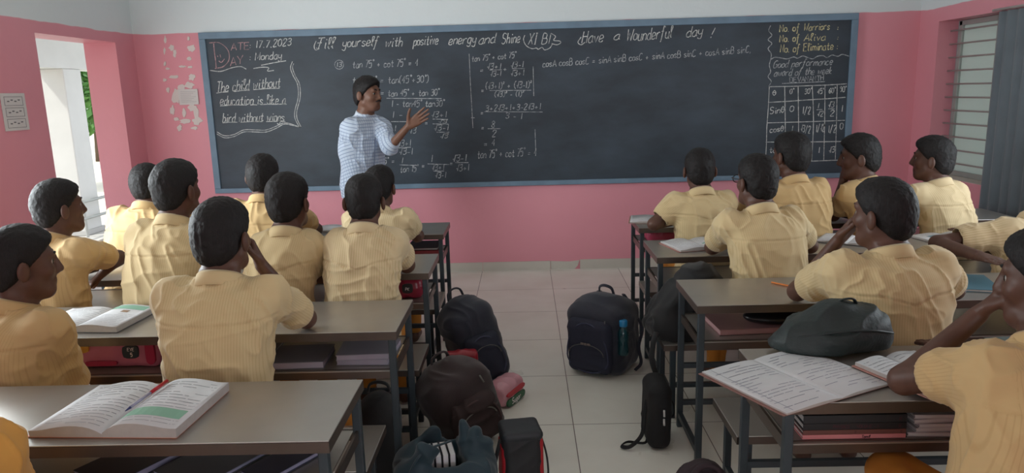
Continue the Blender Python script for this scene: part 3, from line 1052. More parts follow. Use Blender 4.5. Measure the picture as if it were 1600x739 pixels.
def p_cap(a, b, ra, rb):
    a, b = np.array(a, np.float32), np.array(b, np.float32)
    ab = b - a
    L2 = float(ab.dot(ab)) + 1e-9
    m = max(ra, rb)

    def fn(X, Y, Z):
        t = np.clip(((X - a[0]) * ab[0] + (Y - a[1]) * ab[1] + (Z - a[2]) * ab[2]) / L2, 0, 1)
        return np.sqrt((X - a[0] - t * ab[0]) ** 2 + (Y - a[1] - t * ab[1]) ** 2 + (Z - a[2] - t * ab[2]) ** 2) - (ra + (rb - ra) * t)
    return fn, np.minimum(a, b) - m, np.maximum(a, b) + m


def p_ell(c, axes, r):
    c = np.array(c, np.float32)
    A = np.array(axes, np.float32)
    r = np.array(r, np.float32)
    ext = np.sqrt(((A * r[:, None]) ** 2).sum(0))

    def fn(X, Y, Z):
        x, y, z = X - c[0], Y - c[1], Z - c[2]
        q = [(A[i, 0] * x + A[i, 1] * y + A[i, 2] * z) / r[i] for i in range(3)]
        k0 = np.sqrt(q[0] ** 2 + q[1] ** 2 + q[2] ** 2)
        k1 = np.sqrt((q[0] / r[0]) ** 2 + (q[1] / r[1]) ** 2 + (q[2] / r[2]) ** 2)
        return k0 * (k0 - 1.0) / (k1 + 1e-6)
    return fn, c - ext, c + ext


def p_half(c, n):
    """inside is the side n points away from"""
    c, n = np.array(c, np.float32), unit(n).astype(np.float32)

    def fn(X, Y, Z):
        return (X - c[0]) * n[0] + (Y - c[1]) * n[1] + (Z - c[2]) * n[2]
    return fn, None, None


def p_stack(zs, cx, cy, w, d, yaw, z0, z1, ex=2.3):
    """horizontal slices: centre, half width and half depth along height, turned by yaw"""
    zs = np.array(zs)
    c_, s_ = cos(yaw), sin(yaw)
    mw = max(max(w), max(d))

    def fn(X, Y, Z):
        zz = np.asarray(Z).ravel()
        I = [np.interp(zz, zs, q).reshape(np.shape(Z)).astype(np.float32) for q in (cx, cy, w, d)]
        x, y = X - I[0], Y - I[1]
        u = np.abs(x * c_ - y * s_) / I[2]
        v = np.abs(x * s_ + y * c_) / I[3]
        k = (u ** ex + v ** ex) ** (1.0 / ex)
        dd = (k - 1) * np.minimum(I[2], I[3])
        return np.maximum(dd, np.maximum(Z - z1, z0 - Z))
    lo = np.array([min(cx) - mw, min(cy) - mw, z0])
    hi = np.array([max(cx) + mw, max(cy) + mw, z1])
    return fn, lo, hi


def sdf_mesh(ops, h):
    """ops: ('u'|'s'|'i', primitive, k) -> verts, quads by surface nets"""
    mg = 4 * h
    lo = np.min([p[1] for o, p, k in ops if o == 'u'], axis=0) - mg - 0.01
    hi = np.max([p[2] for o, p, k in ops if o == 'u'], axis=0) + mg + 0.01
    n = np.ceil((hi - lo) / h).astype(int) + 1
    ax = [(lo[i] + h * np.arange(n[i])).astype(np.float32) for i in range(3)]
    F = np.full(n, 1.0, np.float32)
    for o, p, k in ops:
        fn, pl, ph = p
        if pl is None:
            sl = [slice(0, n[i]) for i in range(3)]
        else:
            m = k + 3 * h + 0.006
            a = np.clip(np.floor((pl - m - lo) / h).astype(int), 0, n - 1)
            b = np.clip(np.ceil((ph + m - lo) / h).astype(int) + 1, 1, n)
            sl = [slice(a[i], b[i]) for i in range(3)]
        sl = tuple(sl)
        X, Y, Z = ax[0][sl[0]][:, None, None], ax[1][sl[1]][None, :, None], ax[2][sl[2]][None, None, :]
        D = fn(X, Y, Z).astype(np.float32)
        A = F[sl]
        if o == 'u':
            if k > 0:
                q = np.maximum(k - np.abs(A - D), 0) / k
                F[sl] = np.minimum(A, D) - q * q * k * 0.25
            else:
                F[sl] = np.minimum(A, D)
        else:
            if o == 's':
                D = -D
            if k > 0:
                q = np.maximum(k - np.abs(A - D), 0) / k
                F[sl] = np.maximum(A, D) + q * q * k * 0.25
            else:
                F[sl] = np.maximum(A, D)
    S = F < 0
    cs = np.zeros(n - 1, np.uint8)
    for dx in (0, 1):
        for dy in (0, 1):
            for dz in (0, 1):
                cs += S[dx:n[0] - 1 + dx, dy:n[1] - 1 + dy, dz:n[2] - 1 + dz]
    act = np.argwhere((cs > 0) & (cs < 8))
    if len(act) == 0:
        return np.zeros((0, 3)), np.zeros((0, 4), int)
    idx = np.full(n - 1, -1, np.int64)
    idx[act[:, 0], act[:, 1], act[:, 2]] = np.arange(len(act))
    cor = [(a, b, c) for a in (0, 1) for b in (0, 1) for c in (0, 1)]
    V = {c: F[act[:, 0] + c[0], act[:, 1] + c[1], act[:, 2] + c[2]] for c in cor}
    acc = np.zeros((len(act), 3))
    cnt = np.zeros(len(act))
    for i, c in enumerate(cor):
        for a in range(3):
            if c[a] == 0:
                d = list(c)
                d[a] = 1
                d = tuple(d)
                va, vb = V[c], V[d]
                m = (va < 0) != (vb < 0)
                t = np.where(m, va / np.where(m, va - vb, 1), 0)
                p = np.array(c, float)[None, :].repeat(len(act), 0)
                p[:, a] = t
                acc += p * m[:, None]
                cnt += m
    verts = lo + h * (act + acc / cnt[:, None])
    quads = []
    for a in range(3):
        sl0 = [slice(None)] * 3
        sl1 = [slice(None)] * 3
        sl0[a], sl1[a] = slice(0, n[a] - 1), slice(1, n[a])
        e0, e1 = S[tuple(sl0)], S[tuple(sl1)]
        E = np.argwhere(e0 != e1)
        b, c = (a + 1) % 3, (a + 2) % 3
        E = E[(E[:, b] > 0) & (E[:, c] > 0) & (E[:, b] < n[b] - 1) & (E[:, c] < n[c] - 1)]
        ins = S[E[:, 0], E[:, 1], E[:, 2]]

        def cell(db, dc):
            q = E.copy()
            q[:, b] += db
            q[:, c] += dc
            return idx[q[:, 0], q[:, 1], q[:, 2]]
        Q = np.stack([cell(-1, -1), cell(0, -1), cell(0, 0), cell(-1, 0)], 1)
        Q[~ins] = Q[~ins][:, ::-1]
        quads.append(Q)
    Q = np.concatenate(quads)
    return verts, Q[(Q >= 0).all(1)]


def vnormals(V, Q):
    fn = np.cross(V[Q[:, 2]] - V[Q[:, 0]], V[Q[:, 3]] - V[Q[:, 1]])
    N = np.zeros_like(V)
    for k in range(4):
        np.add.at(N, Q[:, k], fn)
    return N / (np.linalg.norm(N, axis=1, keepdims=True) + 1e-12)


def relax(V, Q, n=1, lam=0.5):
    for _ in range(n):
        acc = np.zeros_like(V)
        cnt = np.zeros(len(V))
        for k in range(4):
            for j in ((k + 1) % 4, (k + 3) % 4):
                np.add.at(acc, Q[:, k], V[Q[:, j]])
                np.add.at(cnt, Q[:, k], 1)
        V = V + lam * (acc / np.maximum(cnt, 1)[:, None] - V)
    return V


def np_obj(name, V, Q, m, parent=None, base=(0, 0, 0), attrs=None):
    me = bpy.data.meshes.new(name)
    V = np.asarray(V, np.float32) - np.array(base, np.float32)
    me.vertices.add(len(V))
    me.vertices.foreach_set('co', V.ravel())
    me.loops.add(len(Q) * 4)
    me.loops.foreach_set('vertex_index', Q.astype(np.int32).ravel())
    me.polygons.add(len(Q))
    me.polygons.foreach_set('loop_start', np.arange(0, len(Q) * 4, 4, dtype=np.int32))
    me.polygons.foreach_set('use_smooth', np.ones(len(Q), bool))
    me.materials.append(m)
    for k, a in (attrs or {}).items():
        at = me.attributes.new(k, 'FLOAT', 'POINT')
        at.data.foreach_set('value', np.asarray(a, np.float32))
    me.update(calc_edges=True)
    me.validate()
    o = bpy.data.objects.new(name, me)
    COL.objects.link(o)
    if parent is not None:
        o.parent = parent
    else:
        o.location = tuple(map(float, base))
    return o


# ------------------------------------------------------------------ cloth, skin and hair
def striped_cloth(name, col, stripe, period, cross=None, cperiod=0.02, trans=0.0, duty=0.5):
    m = mat(name, col, 0.85, sheen=0.15)
    nt = m.node_tree
    b = nt.nodes['Principled BSDF']

    def wave(attr, per, lo, hi):
        at = nt.nodes.new('ShaderNodeAttribute')
        at.attribute_name = attr
        mu = nt.nodes.new('ShaderNodeMath')
        mu.operation = 'MULTIPLY'
        mu.inputs[1].default_value = 2 * pi / per
        nt.links.new(at.outputs['Fac'], mu.inputs[0])
        sn = nt.nodes.new('ShaderNodeMath')
        sn.operation = 'SINE'
        nt.links.new(mu.outputs[0], sn.inputs[0])
        mr = nt.nodes.new('ShaderNodeMapRange')
        mr.inputs[1].default_value = lo
        mr.inputs[2].default_value = hi
        nt.links.new(sn.outputs[0], mr.inputs[0])
        return mr.outputs[0]
    mx = nt.nodes.new('ShaderNodeMixRGB')
    mx.inputs[1].default_value = srgb(*col)
    mx.inputs[2].default_value = srgb(*stripe)
    sa = nt.nodes.new('ShaderNodeAttribute')
    sa.attribute_name = 'sa'
    fade = nt.nodes.new('ShaderNodeMath')
    fade.operation = 'MULTIPLY'
    nt.links.new(wave('su', period, duty, 1.0), fade.inputs[0])
    nt.links.new(sa.outputs['Fac'], fade.inputs[1])
    nt.links.new(fade.outputs[0], mx.inputs[0])
    last = mx
    if cross:
        m2 = nt.nodes.new('ShaderNodeMixRGB')
        m2.inputs[2].default_value = srgb(*cross)
        nt.links.new(wave('sv', cperiod, 0.6, 0.95), m2.inputs[0])
        nt.links.new(mx.outputs[0], m2.inputs[1])
        last = m2
    nt.links.new(last.outputs[0], b.inputs['Base Color'])
    return m


SHIRTS = [striped_cloth('yellow_striped_shirt', (210, 187, 142), (198, 173, 126), 0.0085),
          striped_cloth('dim_yellow_striped_shirt', (200, 168, 118), (191, 158, 108), 0.008),  # darker copy of the uniform shirt, dim warm light put into its colour
          striped_cloth('straw_striped_shirt', (212, 190, 150), (192, 168, 124), 0.010)]
ORANGE_SHIRT = striped_cloth('deep_yellow_shirt', (206, 150, 70), (194, 138, 58), 0.009)
PLAID = striped_cloth('pale_blue_check_shirt', (186, 198, 214), (136, 150, 176), 0.019, (130, 144, 172), 0.024, duty=0.62)
SKIN = mat('brown_skin', (92, 62, 50), 0.5, var=0.15, vscale=30, spec=0.4)
SKIN_T = mat('warm_brown_skin', (112, 78, 62), 0.5, var=0.12, vscale=30, spec=0.4)
TROUS = mat('mustard_trousers', (196, 126, 44), 0.85, var=0.12, vscale=10)
TROUS_T = mat('charcoal_trousers', (52, 52, 60), 0.85, var=0.1)
EYEM = mat('eye_white', (150, 140, 130), 0.3)
IRIS = mat('eye_dark', (26, 18, 16), 0.2)
LEATHER = mat('black_shoe', (28, 26, 26), 0.4)


def hair_mat():
    m = mat('black_hair', (20, 18, 19), 0.6, spec=0.25)
    nt = m.node_tree
    b = nt.nodes['Principled BSDF']
    tc = nt.nodes.new('ShaderNodeTexCoord')
    mp = nt.nodes.new('ShaderNodeMapping')
    mp.inputs['Scale'].default_value = (260, 260, 60)
    nt.links.new(tc.outputs['Object'], mp.inputs[0])
    n = nt.nodes.new('ShaderNodeTexNoise')
    n.inputs['Scale'].default_value = 1.0
    n.inputs['Detail'].default_value = 3
    nt.links.new(mp.outputs[0], n.inputs['Vector'])
    bp = nt.nodes.new('ShaderNodeBump')
    bp.inputs['Strength'].default_value = 0.5
    bp.inputs['Distance'].default_value = 0.004
    nt.links.new(n.outputs['Fac'], bp.inputs['Height'])
    nt.links.new(bp.outputs[0], b.inputs['Normal'])
    mx = nt.nodes.new('ShaderNodeMixRGB')
    mx.inputs[1].default_value = srgb(20, 18, 19)
    mx.inputs[2].default_value = srgb(36, 33, 33)
    nt.links.new(n.outputs['Fac'], mx.inputs[0])
    nt.links.new(mx.outputs[0], b.inputs['Base Color'])
    return m


HAIR = hair_mat()


def hand_ops(w, d, n, th, curl=0.35, spread=0.0, s=1.0, thumb_open=0.8, curls=None):
    """palm from knuckle rays, four jointed fingers and a thumb from the side of the palm"""
    w, d = np.array(w, float), unit(d)
    n = unit(np.array(n, float) - d * np.dot(n, d))
    th = unit(np.array(th, float) - d * np.dot(th, d) - n * np.dot(th, n))
    ops = []
    kl = (0.086, 0.091, 0.087, 0.078)
    offs = (0.029, 0.0095, -0.010, -0.028)
    Ls = ((0.042, 0.025, 0.02), (0.047, 0.029, 0.021), (0.043, 0.027, 0.02), (0.033, 0.02, 0.018))
    for i in range(4):
        K = w + s * (d * kl[i] + th * offs[i])
        ops.append(('u', p_cap(w + s * (d * 0.012 + th * offs[i] * 0.55), K, 0.0155 * s, 0.0115 * s), 0.012))
        c = curls[i] if curls else curl
        a, p = 0.0, K
        sp = spread * (1.5 - i) / 1.5
        d2 = unit(d + th * sp)
        for j in range(3):
            a += c * (0.85, 1.0, 0.7)[j]
            q = p + s * Ls[i][j] * (d2 * cos(a) + n * sin(a))
            r0 = (0.0094, 0.0085, 0.0076)[j] * s * (0.9 if i == 3 else 1)
            ops.append(('u', p_cap(p, q, r0, r0 * 0.9), 0.004))
            p = q
    b = w + s * (d * 0.02 + th * 0.022 + n * 0.004)
    d0 = unit(d * 0.75 + th * thumb_open + n * 0.35)
    p1 = b + d0 * 0.042 * s
    d1 = unit(d0 + d * 0.35)
    p2 = p1 + d1 * 0.032 * s
    p3 = p2 + unit(d1 + d * 0.2) * 0.025 * s
    ops += [('u', p_cap(b, p1, 0.0155 * s, 0.0115 * s), 0.010), ('u', p_cap(p1, p2, 0.0105 * s, 0.0098 * s), 0.004), ('u', p_cap(p2, p3, 0.0098 * s, 0.0082 * s), 0.004)]
    return ops


def person(label, head, hip, hs=1.0, hyaw=0, hpitch=0, hroll=0, tyaw=0, sw=0.135, bw=1.0, arms=None, desk=None, legs=None, shirt=None, skin=None,
           stand=False, h=0.0058, seed=0, glasses=False, hairtop=1.0, teacher=False, neck=None, seat=HB, sleeve=0.74, group=None, trous=None):
    """head: centre of the head; hip: x, y of the pelvis; angles in degrees, 0 looks at the blackboard, + turns right"""
    rn = random.Random(100 + seed)
    Hc = np.array(head, float)
    hy, tp, ty = radians(hyaw), radians(hpitch), radians(tyaw)
    f = np.array([sin(hy) * cos(tp), cos(hy) * cos(tp), sin(tp)])
    r = np.array([cos(hy), -sin(hy), 0])
    u = np.cross(r, f)
    if hroll:
        a = radians(hroll)
        r, u = cos(a) * r + sin(a) * u, -sin(a) * r + cos(a) * u
    A = np.array([r, f, u])

    def hp(x, y, z):
        return Hc + hs * (r * x + f * y + u * z)
    tf = np.array([sin(ty), cos(ty), 0])
    tr = np.array([cos(ty), -sin(ty), 0])
    z0 = seat + 0.007 if not stand else 0.86
    if neck is None:
        N = Hc + np.array([0, 0, -0.140 * hs]) - 0.022 * f * np.array([1, 1, 0]) - 0.02 * tf
    else:
        N = np.array(neck, float)
    H = np.array([hip[0], hip[1], z0])
    Tn = N[2] - z0
    # ---- torso slices
    tt = np.array([-0.02, 0.08, 0.28, 0.5, 0.68, 0.80, 0.885, 0.94, 0.98, 1.06])
    W = np.array([0.150, 0.158, 0.138, 0.146, 0.156, 0.158, 0.142, 0.105, 0.070, 0.054]) * bw
    Dp = np.array([0.105, 0.112, 0.100, 0.104, 0.108, 0.104, 0.088, 0.074, 0.062, 0.054]) * (0.5 + 0.5 * bw)
    W[-1], Dp[-1] = 0.054, 0.054
    W[-2], Dp[-2] = 0.066, 0.060
    k = np.clip(tt, 0, 1)
    bend = 0.035 * np.sin(pi * np.clip(k, 0, 1)) * (0.4 if stand else 1.0)      # rounded back
    cx = H[0] + (N[0] - H[0]) * k ** 1.15 - tf[0] * bend
    cy = H[1] + (N[1] - H[1]) * k ** 1.15 - tf[1] * bend
    zs = z0 + tt * Tn
    body = [('u', p_stack(zs, cx, cy, W, Dp, ty, z0 + 0.02 if not stand else z0 - 0.02, z0 + 1.05 * Tn), 0.0)]
    # ---- head
    body += [('u', p_ell(hp(0, -0.006, 0.012), A, np.array((0.073, 0.090, 0.093)) * hs), 0.03),
             ('u', p_ell(hp(0, 0.030, -0.045), A, np.array((0.056, 0.062, 0.076)) * hs), 0.035),
             ('u', p_cap(hp(-0.020, 0.062, -0.098), hp(0.020, 0.062, -0.098), 0.021 * hs, 0.021 * hs), 0.03),
             ('u', p_cap(hp(-0.048, 0.010, -0.070), hp(-0.022, 0.058, -0.100), 0.020 * hs, 0.018 * hs), 0.03),
             ('u', p_cap(hp(0.048, 0.010, -0.070), hp(0.022, 0.058, -0.100), 0.020 * hs, 0.018 * hs), 0.03),
             ('u', p_cap(hp(0, 0.088, 0.008), hp(0, 0.105, -0.034), 0.0085 * hs, 0.0125 * hs), 0.014),
             ('u', p_cap(hp(-0.013, 0.094, -0.040), hp(0.013, 0.094, -0.040), 0.009 * hs, 0.009 * hs), 0.010),
             ('u', p_cap(hp(-0.034, 0.074, 0.020), hp(0.034, 0.074, 0.020), 0.012 * hs, 0.012 * hs), 0.018),
             ('u', p_cap(hp(-0.018, 0.084, -0.066), hp(0.018, 0.084, -0.066), 0.008 * hs, 0.008 * hs), 0.008),
             ('u', p_cap(hp(-0.015, 0.083, -0.077), hp(0.015, 0.083, -0.077), 0.0085 * hs, 0.0085 * hs), 0.006)]
    for s in (-1, 1):
        body += [('u', p_ell(hp(s * 0.040, 0.060, -0.032), A, np.array((0.022, 0.020, 0.022)) * hs), 0.02),
                 ('s', p_ell(hp(s * 0.031, 0.096, -0.003), A, np.array((0.018, 0.016, 0.011)) * hs), 0.012)]
        ea = np.array([unit(r + s * 0.35 * f), unit(f - s * 0.35 * r), u])
        body += [('u', p_ell(hp(s * 0.091, -0.008, -0.022), ea, np.array((0.011, 0.020, 0.034)) * hs), 0.010),
                 ('s', p_ell(hp(s * 0.106, 0.000, -0.018), ea, np.array((0.006, 0.009, 0.018)) * hs), 0.006)]
    body.append(('u', p_cap(hp(0, -0.022, -0.055), N + np.array([0, 0, -0.02]), 0.050 * hs, 0.056), 0.035))
    # ---- arms
    sh_ops = []
    arms = arms or {}
    axes_ = []
    for side, s in (('L', -1), ('R', 1)):
        a = dict(arms.get(side, {}))
        S = N + tr * s * sw + np.array([0, 0, -0.062 - a.get('drop', 0)]) + tf * a.get('fwd', 0.01)
        if 'S' in a:
            S = np.array(a['S'], float)
        if 'el' in a:
            E_ = np.array(a['el'], float)
        else:
            E_ = S + tr * s * 0.07
            E_ = np.array([E_[0] + tf[0] * 0.18, (desk + 0.05) if desk else E_[1] + 0.18, HD + 0.042])
        if 'wr' in a:
            Wr = np.array(a['wr'], float)
        else:
            Wr = np.array([E_[0] - tr[0] * s * 0.13, E_[1] + 0.17, HD + 0.047])
        body += [('u', p_ell(S, np.eye(3), np.array((0.048, 0.048, 0.048)) * (0.6 + 0.4 * bw)), 0.05),
                 ('u', p_cap(S, E_, 0.044 * (0.6 + 0.4 * bw), 0.036), 0.03),
                 ('u', p_cap(E_, Wr, 0.0355, 0.0235), 0.02)]
        hd = a.get('hand', {})
        d = unit(hd.get('d', Wr - E_))
        nn = hd.get('n', (0, 0, -1))
        if abs(np.dot(unit(nn), d)) > 0.95:
            nn = tf if abs(np.dot(tf, d)) < 0.9 else (0, 0, -1)
        th = hd.get('th', None)
        if th is None:
            th = -s * tr
        body += hand_ops(Wr + d * 0.008, d, nn, th, hd.get('curl', 0.12), hd.get('spread', 0.0), hd.get('s', 0.97), hd.get('open', 0.6), hd.get('curls'))
        fr = a.get('sleeve', sleeve)
        end = S + (E_ - S) * min(fr, 1.0)
        rr0, rr1 = 0.060 * (0.6 + 0.4 * bw), 0.064 * (0.7 + 0.3 * bw)
        sh_ops.append(('u', p_ell(S, np.eye(3), np.array((0.060, 0.060, 0.058)) * (0.6 + 0.4 * bw)), 0.06))
        sh_ops.append(('u', p_cap(S, end - unit(E_ - S) * 0.03, rr0, rr1), 0.045))
        axes_.append((S, E_, end))
        cut = [('sleeve', end, unit(E_ - S), rr1)]
        sh_ops.append(('cuff', (S, end, E_, rr1), 0))
        if fr > 1.0:                          # rolled up past the elbow
            e2 = E_ + (Wr - E_) * (fr - 1.0)
            sh_ops.append(('u', p_cap(E_, e2 - unit(Wr - E_) * 0.02, rr1, 0.050), 0.04))
            axes_.append((E_, Wr, e2))
    # ---- legs
    for side, s in (('L', -1), ('R', 1)):
        hj = H + tr * s * 0.085 + np.array([0, 0, 0.070 if not stand else 0.0])
        if stand:
            kn = hj + np.array([0.0, 0, -0.41]) + tr * s * 0.03 + tf * 0.03
            an = kn + np.array([0, 0, -0.37]) + tr * s * 0.01 - tf * 0.02
        else:
            kn = np.array(legs[side]) if legs and side in legs else hj + tf * 0.36 + tr * s * 0.012 + np.array([0, 0, -0.010])
            an = np.array([kn[0] + tf[0] * 0.02, kn[1] + 0.02, 0.075])
        body += [('u', p_cap(hj, kn, 0.054 if not stand else 0.068, 0.043), 0.015), ('u', p_cap(kn, an, 0.042, 0.031), 0.015),
                 ('u', p_cap(an + np.array([0, 0, -0.035]) - tf * 0.02, an + tf * 0.13 + np.array([0, 0, -0.052]), 0.033, 0.022), 0.02)]
        if s == -1:
            tro = [('u', p_stack(zs[:4], cx[:4], cy[:4], W[:4] + 0.012, Dp[:4] + 0.012, ty, z0 + 0.008 if not stand else z0 - 0.03, z0 + (0.14 if not stand else 0.10)), 0.0)]
        tro += [('u', p_cap(hj, kn, 0.063 if not stand else 0.080, 0.053 if not stand else 0.060), 0.02), ('u', p_cap(kn, an + np.array([0, 0, 0.03]), 0.053, 0.048), 0.02)]
    base = np.array([H[0], H[1], 0.0])
    V, Q = sdf_mesh(body, h)
    V[:, 2] = np.maximum(V[:, 2], 0.002)
    bo = np_obj('person', V, Q, skin or SKIN, None, base)
    tag(bo, label, 'person', group)
    # ---- shirt
    st = tt.copy()
    hem = 0.05 if not stand else -0.10
    st[0] = hem
    sz = z0 + st * Tn
    swd = W + np.array([0.016, 0.018, 0.024, 0.02, 0.018, 0.018, 0.018, 0.016, 0.014, 0.010])
    sdp = Dp + np.array([0.016, 0.018, 0.022, 0.02, 0.018, 0.018, 0.018, 0.016, 0.013, 0.010])
    stack = p_stack(sz, cx, cy, swd, sdp, ty, z0 + hem * Tn, z0 + 1.0 * Tn)
    ops = [('u', stack, 0.0)]
    for o in sh_ops:
        if o[0] == 'u':
            ops.append(o)
    for o in sh_ops:
        if o[0] == 'cuff':
            S, end, E_, rr1 = o[1]
            d = unit(E_ - S)
            if np.linalg.norm(end - E_) > 0.01:
                a_ = end - d * 0.03
                ops.append(('s', p_cap(a_, E_ + d * 0.06, rr1 - 0.012, rr1 - 0.010), 0.006))
    V, Q = sdf_mesh(ops, max(h, 0.0055))
    V = relax(V, Q, 3, 0.5)
    Nn = vnormals(V, Q)
    # folds: long soft ridges, slacker at the waist and round the armpits
    o_ = rn.uniform(0, 50)
    rel = (V[:, 2] - z0) / Tn
    w1 = vnoise(V * np.array([5.0, 5.0, 5.0]) + o_, seed)
    q = V * np.array([7.0, 7.0, 20.0]) + o_ + w1[:, None] * 1.6
    ridge = 1 - np.abs(2 * vnoise(q, seed + 1) - 1)
    q2 = np.stack([V[:, 0] * 22 + V[:, 2] * 9, V[:, 1] * 22, V[:, 2] * 6 - V[:, 0] * 5], 1) + o_ + w1[:, None] * 1.2
    ridge2 = 1 - np.abs(2 * vnoise(q2, seed + 2) - 1)
    low = np.clip(1.15 - rel, 0.25, 1.0)
    disp = 0.015 * (ridge ** 3 - 0.25) * low + 0.009 * (ridge2 ** 3 - 0.25) + 0.009 * (w1 - 0.5)
    lx = (V[:, 0] - np.interp(V[:, 2], zs, cx)) * tr[0] + (V[:, 1] - np.interp(V[:, 2], zs, cy)) * tr[1]
    ly = (V[:, 0] - np.interp(V[:, 2], zs, cx)) * tf[0] + (V[:, 1] - np.interp(V[:, 2], zs, cy)) * tf[1]
    yoke = 0.80 - (0.55 * np.clip(0.09 - np.abs(lx), 0, 1) if seed % 3 == 1 else 0.0)
    back = np.clip(-ly * 40, 0, 1)
    disp += back * (-0.005 * np.exp(-((rel - yoke) * Tn / 0.004) ** 2) + 0.0022 * (rel > yoke))
    for S, E_, end in axes_:
        d = unit(E_ - S)
        t = (V - S) @ d
        rad = np.linalg.norm(V - S - t[:, None] * d, axis=1)
        left = np.linalg.norm(end - S) - t
        near = (rad < 0.10) & (left < 0.06)
        disp = np.where(near, disp * np.clip(left / 0.06, 0.1, 1), disp)
    V = V + Nn * disp[:, None]
    sa = np.ones(len(V))
    su, sv = lx.copy(), V[:, 2].copy()
    dt = stack[0](V[:, 0], V[:, 1], V[:, 2])
    for S, E_, end in axes_:
        d = unit(E_ - S)
        e1 = unit(np.cross(d, [0.1, 0.9, 0.2]))
        e2 = np.cross(d, e1)
        p = V - S
        t = p @ d
        rad = np.linalg.norm(p - t[:, None] * d, axis=1)
        arm = ((rad < 0.095) & (t > 0.0) & (dt > 0.003)) | ((np.abs(lx) > sw * 0.93) & (rad < 0.11) & (t > -0.075))
        ang = np.arctan2(p @ e2, p @ e1)
        su = np.where(arm, ang * 0.058, su)
        sa = np.where(arm, np.clip((t - 0.01) / 0.06, 0, 1), sa)
        sv = np.where(arm, t, sv)
    sm = shirt or SHIRTS[seed % 3]
    np_obj('shirt', V, Q, sm, bo, base, {'su': su, 'sv': sv, 'sa': sa})
    # ---- trousers
    V, Q = sdf_mesh(tro, 0.008)
    V = relax(V, Q, 1)
    Nn = vnormals(V, Q)
    V = V + Nn * (0.008 * (1 - np.abs(2 * vnoise(V * np.array([9, 9, 14]) + o_, 5) - 1) - 0.5))[:, None]
    V[:, 2] = np.maximum(V[:, 2], 0.03)
    np_obj('trousers', V, Q, trous or (TROUS if not teacher else TROUS_T), bo, base)
    # ---- hair
    ho = [('u', p_ell(hp(0, -0.012, 0.018), A, np.array((0.086, 0.099, 0.097)) * hs), 0.0),
          ('u', p_ell(hp(0, -0.035, -0.042), A, np.array((0.071, 0.068, 0.068)) * hs), 0.03),
          ('u', p_ell(hp(0, 0.012, 0.050), A, np.array((0.076, 0.084, 0.068 * hairtop)) * hs), 0.03)]
    ho.append(('i', p_half(hp(0, 0.012, -0.012), 0.74 * f - 0.67 * u), 0.012))
    ho.append(('i', p_half(hp(0, 0, -0.098), -u + 0.25 * f), 0.012))
    for s in (-1, 1):
        ho.append(('s', p_ell(hp(s * 0.100, 0.002, -0.040), A, np.array((0.030, 0.024, 0.038)) * hs), 0.010))
    V, Q = sdf_mesh(ho, 0.0052)
    Nn = vnormals(V, Q)
    L = (V - Hc) @ A.T
    q = np.stack([L[:, 0] * 70, L[:, 1] * 34, L[:, 2] * 34], 1) + o_
    V = V + Nn * (0.004 * (vnoise(q, seed) - 0.5) + 0.006 * (vnoise(L * 13 + o_, seed + 3) - 0.45) + 0.004 * (vnoise(L * 150 + o_, 9) - 0.5))[:, None]
    np_obj('hair', V, Q, HAIR, bo, base)
    # ---- eyes
    for s in (-1, 1):
        mbe = MB()
        c = hp(s * 0.031, 0.0735, -0.004)
        R_ = 0.0115 * hs
        for i in range(9):
            pass
        vs, fs, mi = [], [], []
        nu, nv = 14, 9
        for i in range(nv + 1):
            ph = pi * i / nv
            for j in range(nu):
                t_ = 2 * pi * j / nu
                vs.append(c + R_ * (f * cos(ph) + sin(ph) * (cos(t_) * r + sin(t_) * u)) - base)
        for i in range(nv):
            for j in range(nu):
                mbe.add([], [], 0)
                fs.append((i * nu + j, (i + 1) * nu + j, (i + 1) * nu + (j + 1) % nu, i * nu + (j + 1) % nu))
                mi.append(1 if i < 3 else 0)
        mbe.v = [tuple(map(float, p)) for p in vs]
        mbe.f = fs
        mbe.mi = mi
        mbe.build('eye', [EYEM, IRIS], bo, smooth=True)
        if abs(((hyaw + 180) % 360) - 180) > 25 or teacher:
            mbb = MB().tube(spline([hp(s * 0.014, 0.090, 0.019) - base, hp(s * 0.030, 0.087, 0.026) - base, hp(s * 0.046, 0.074, 0.019) - base], 4), [0.003, 0.004, 0.0045, 0.005, 0.005, 0.0045, 0.004, 0.003, 0.002], 6)
            mbb.build('eyebrow', HAIR, bo, smooth=True)
    # ---- collar
    cu = unit(Hc + np.array([0, 0, -0.06]) - N)
    cu = unit(cu * 0.6 + np.array([0, 0, 0.8]))
    cf = unit(tf - cu * np.dot(tf, cu))
    cr = np.cross(cf, cu)
    prof = ((0.061, -0.020), (0.0595, 0.022), (0.063, 0.030), (0.070, 0.022), (0.082, -0.016), (0.078, -0.019), (0.066, 0.012), (0.066, -0.020))
    vs, fs = [], []
    nA = 40
    a0 = radians(16)
    for i in range(nA + 1):
        a = a0 + (2 * pi - 2 * a0) * i / nA
        fb = 0.5 + 0.5 * cos(a)               # 1 at the front
        for rr, zz in prof:
            rr2 = rr * (1 + 0.10 * fb)
            z2 = zz - 0.030 * fb - (0.020 * fb if rr > 0.072 else 0)
            vs.append(N + cu * (z2 + 0.004) + rr2 * (cf * cos(a) * 1.0 + cr * sin(a)) - base)
    m_ = len(prof)
    for i in range(nA):
        for j in range(m_):
            j2 = (j + 1) % m_
            fs.append((i * m_ + j, i * m_ + j2, (i + 1) * m_ + j2, (i + 1) * m_ + j))
    fs.append(tuple(range(m_))[::-1])
    fs.append(tuple(nA * m_ + j for j in range(m_)))
    mbc = MB().add(vs, fs)
    co = mbc.build('collar', sm if not teacher else mat('collar_white', (196, 204, 216), 0.8), bo, smooth=True)
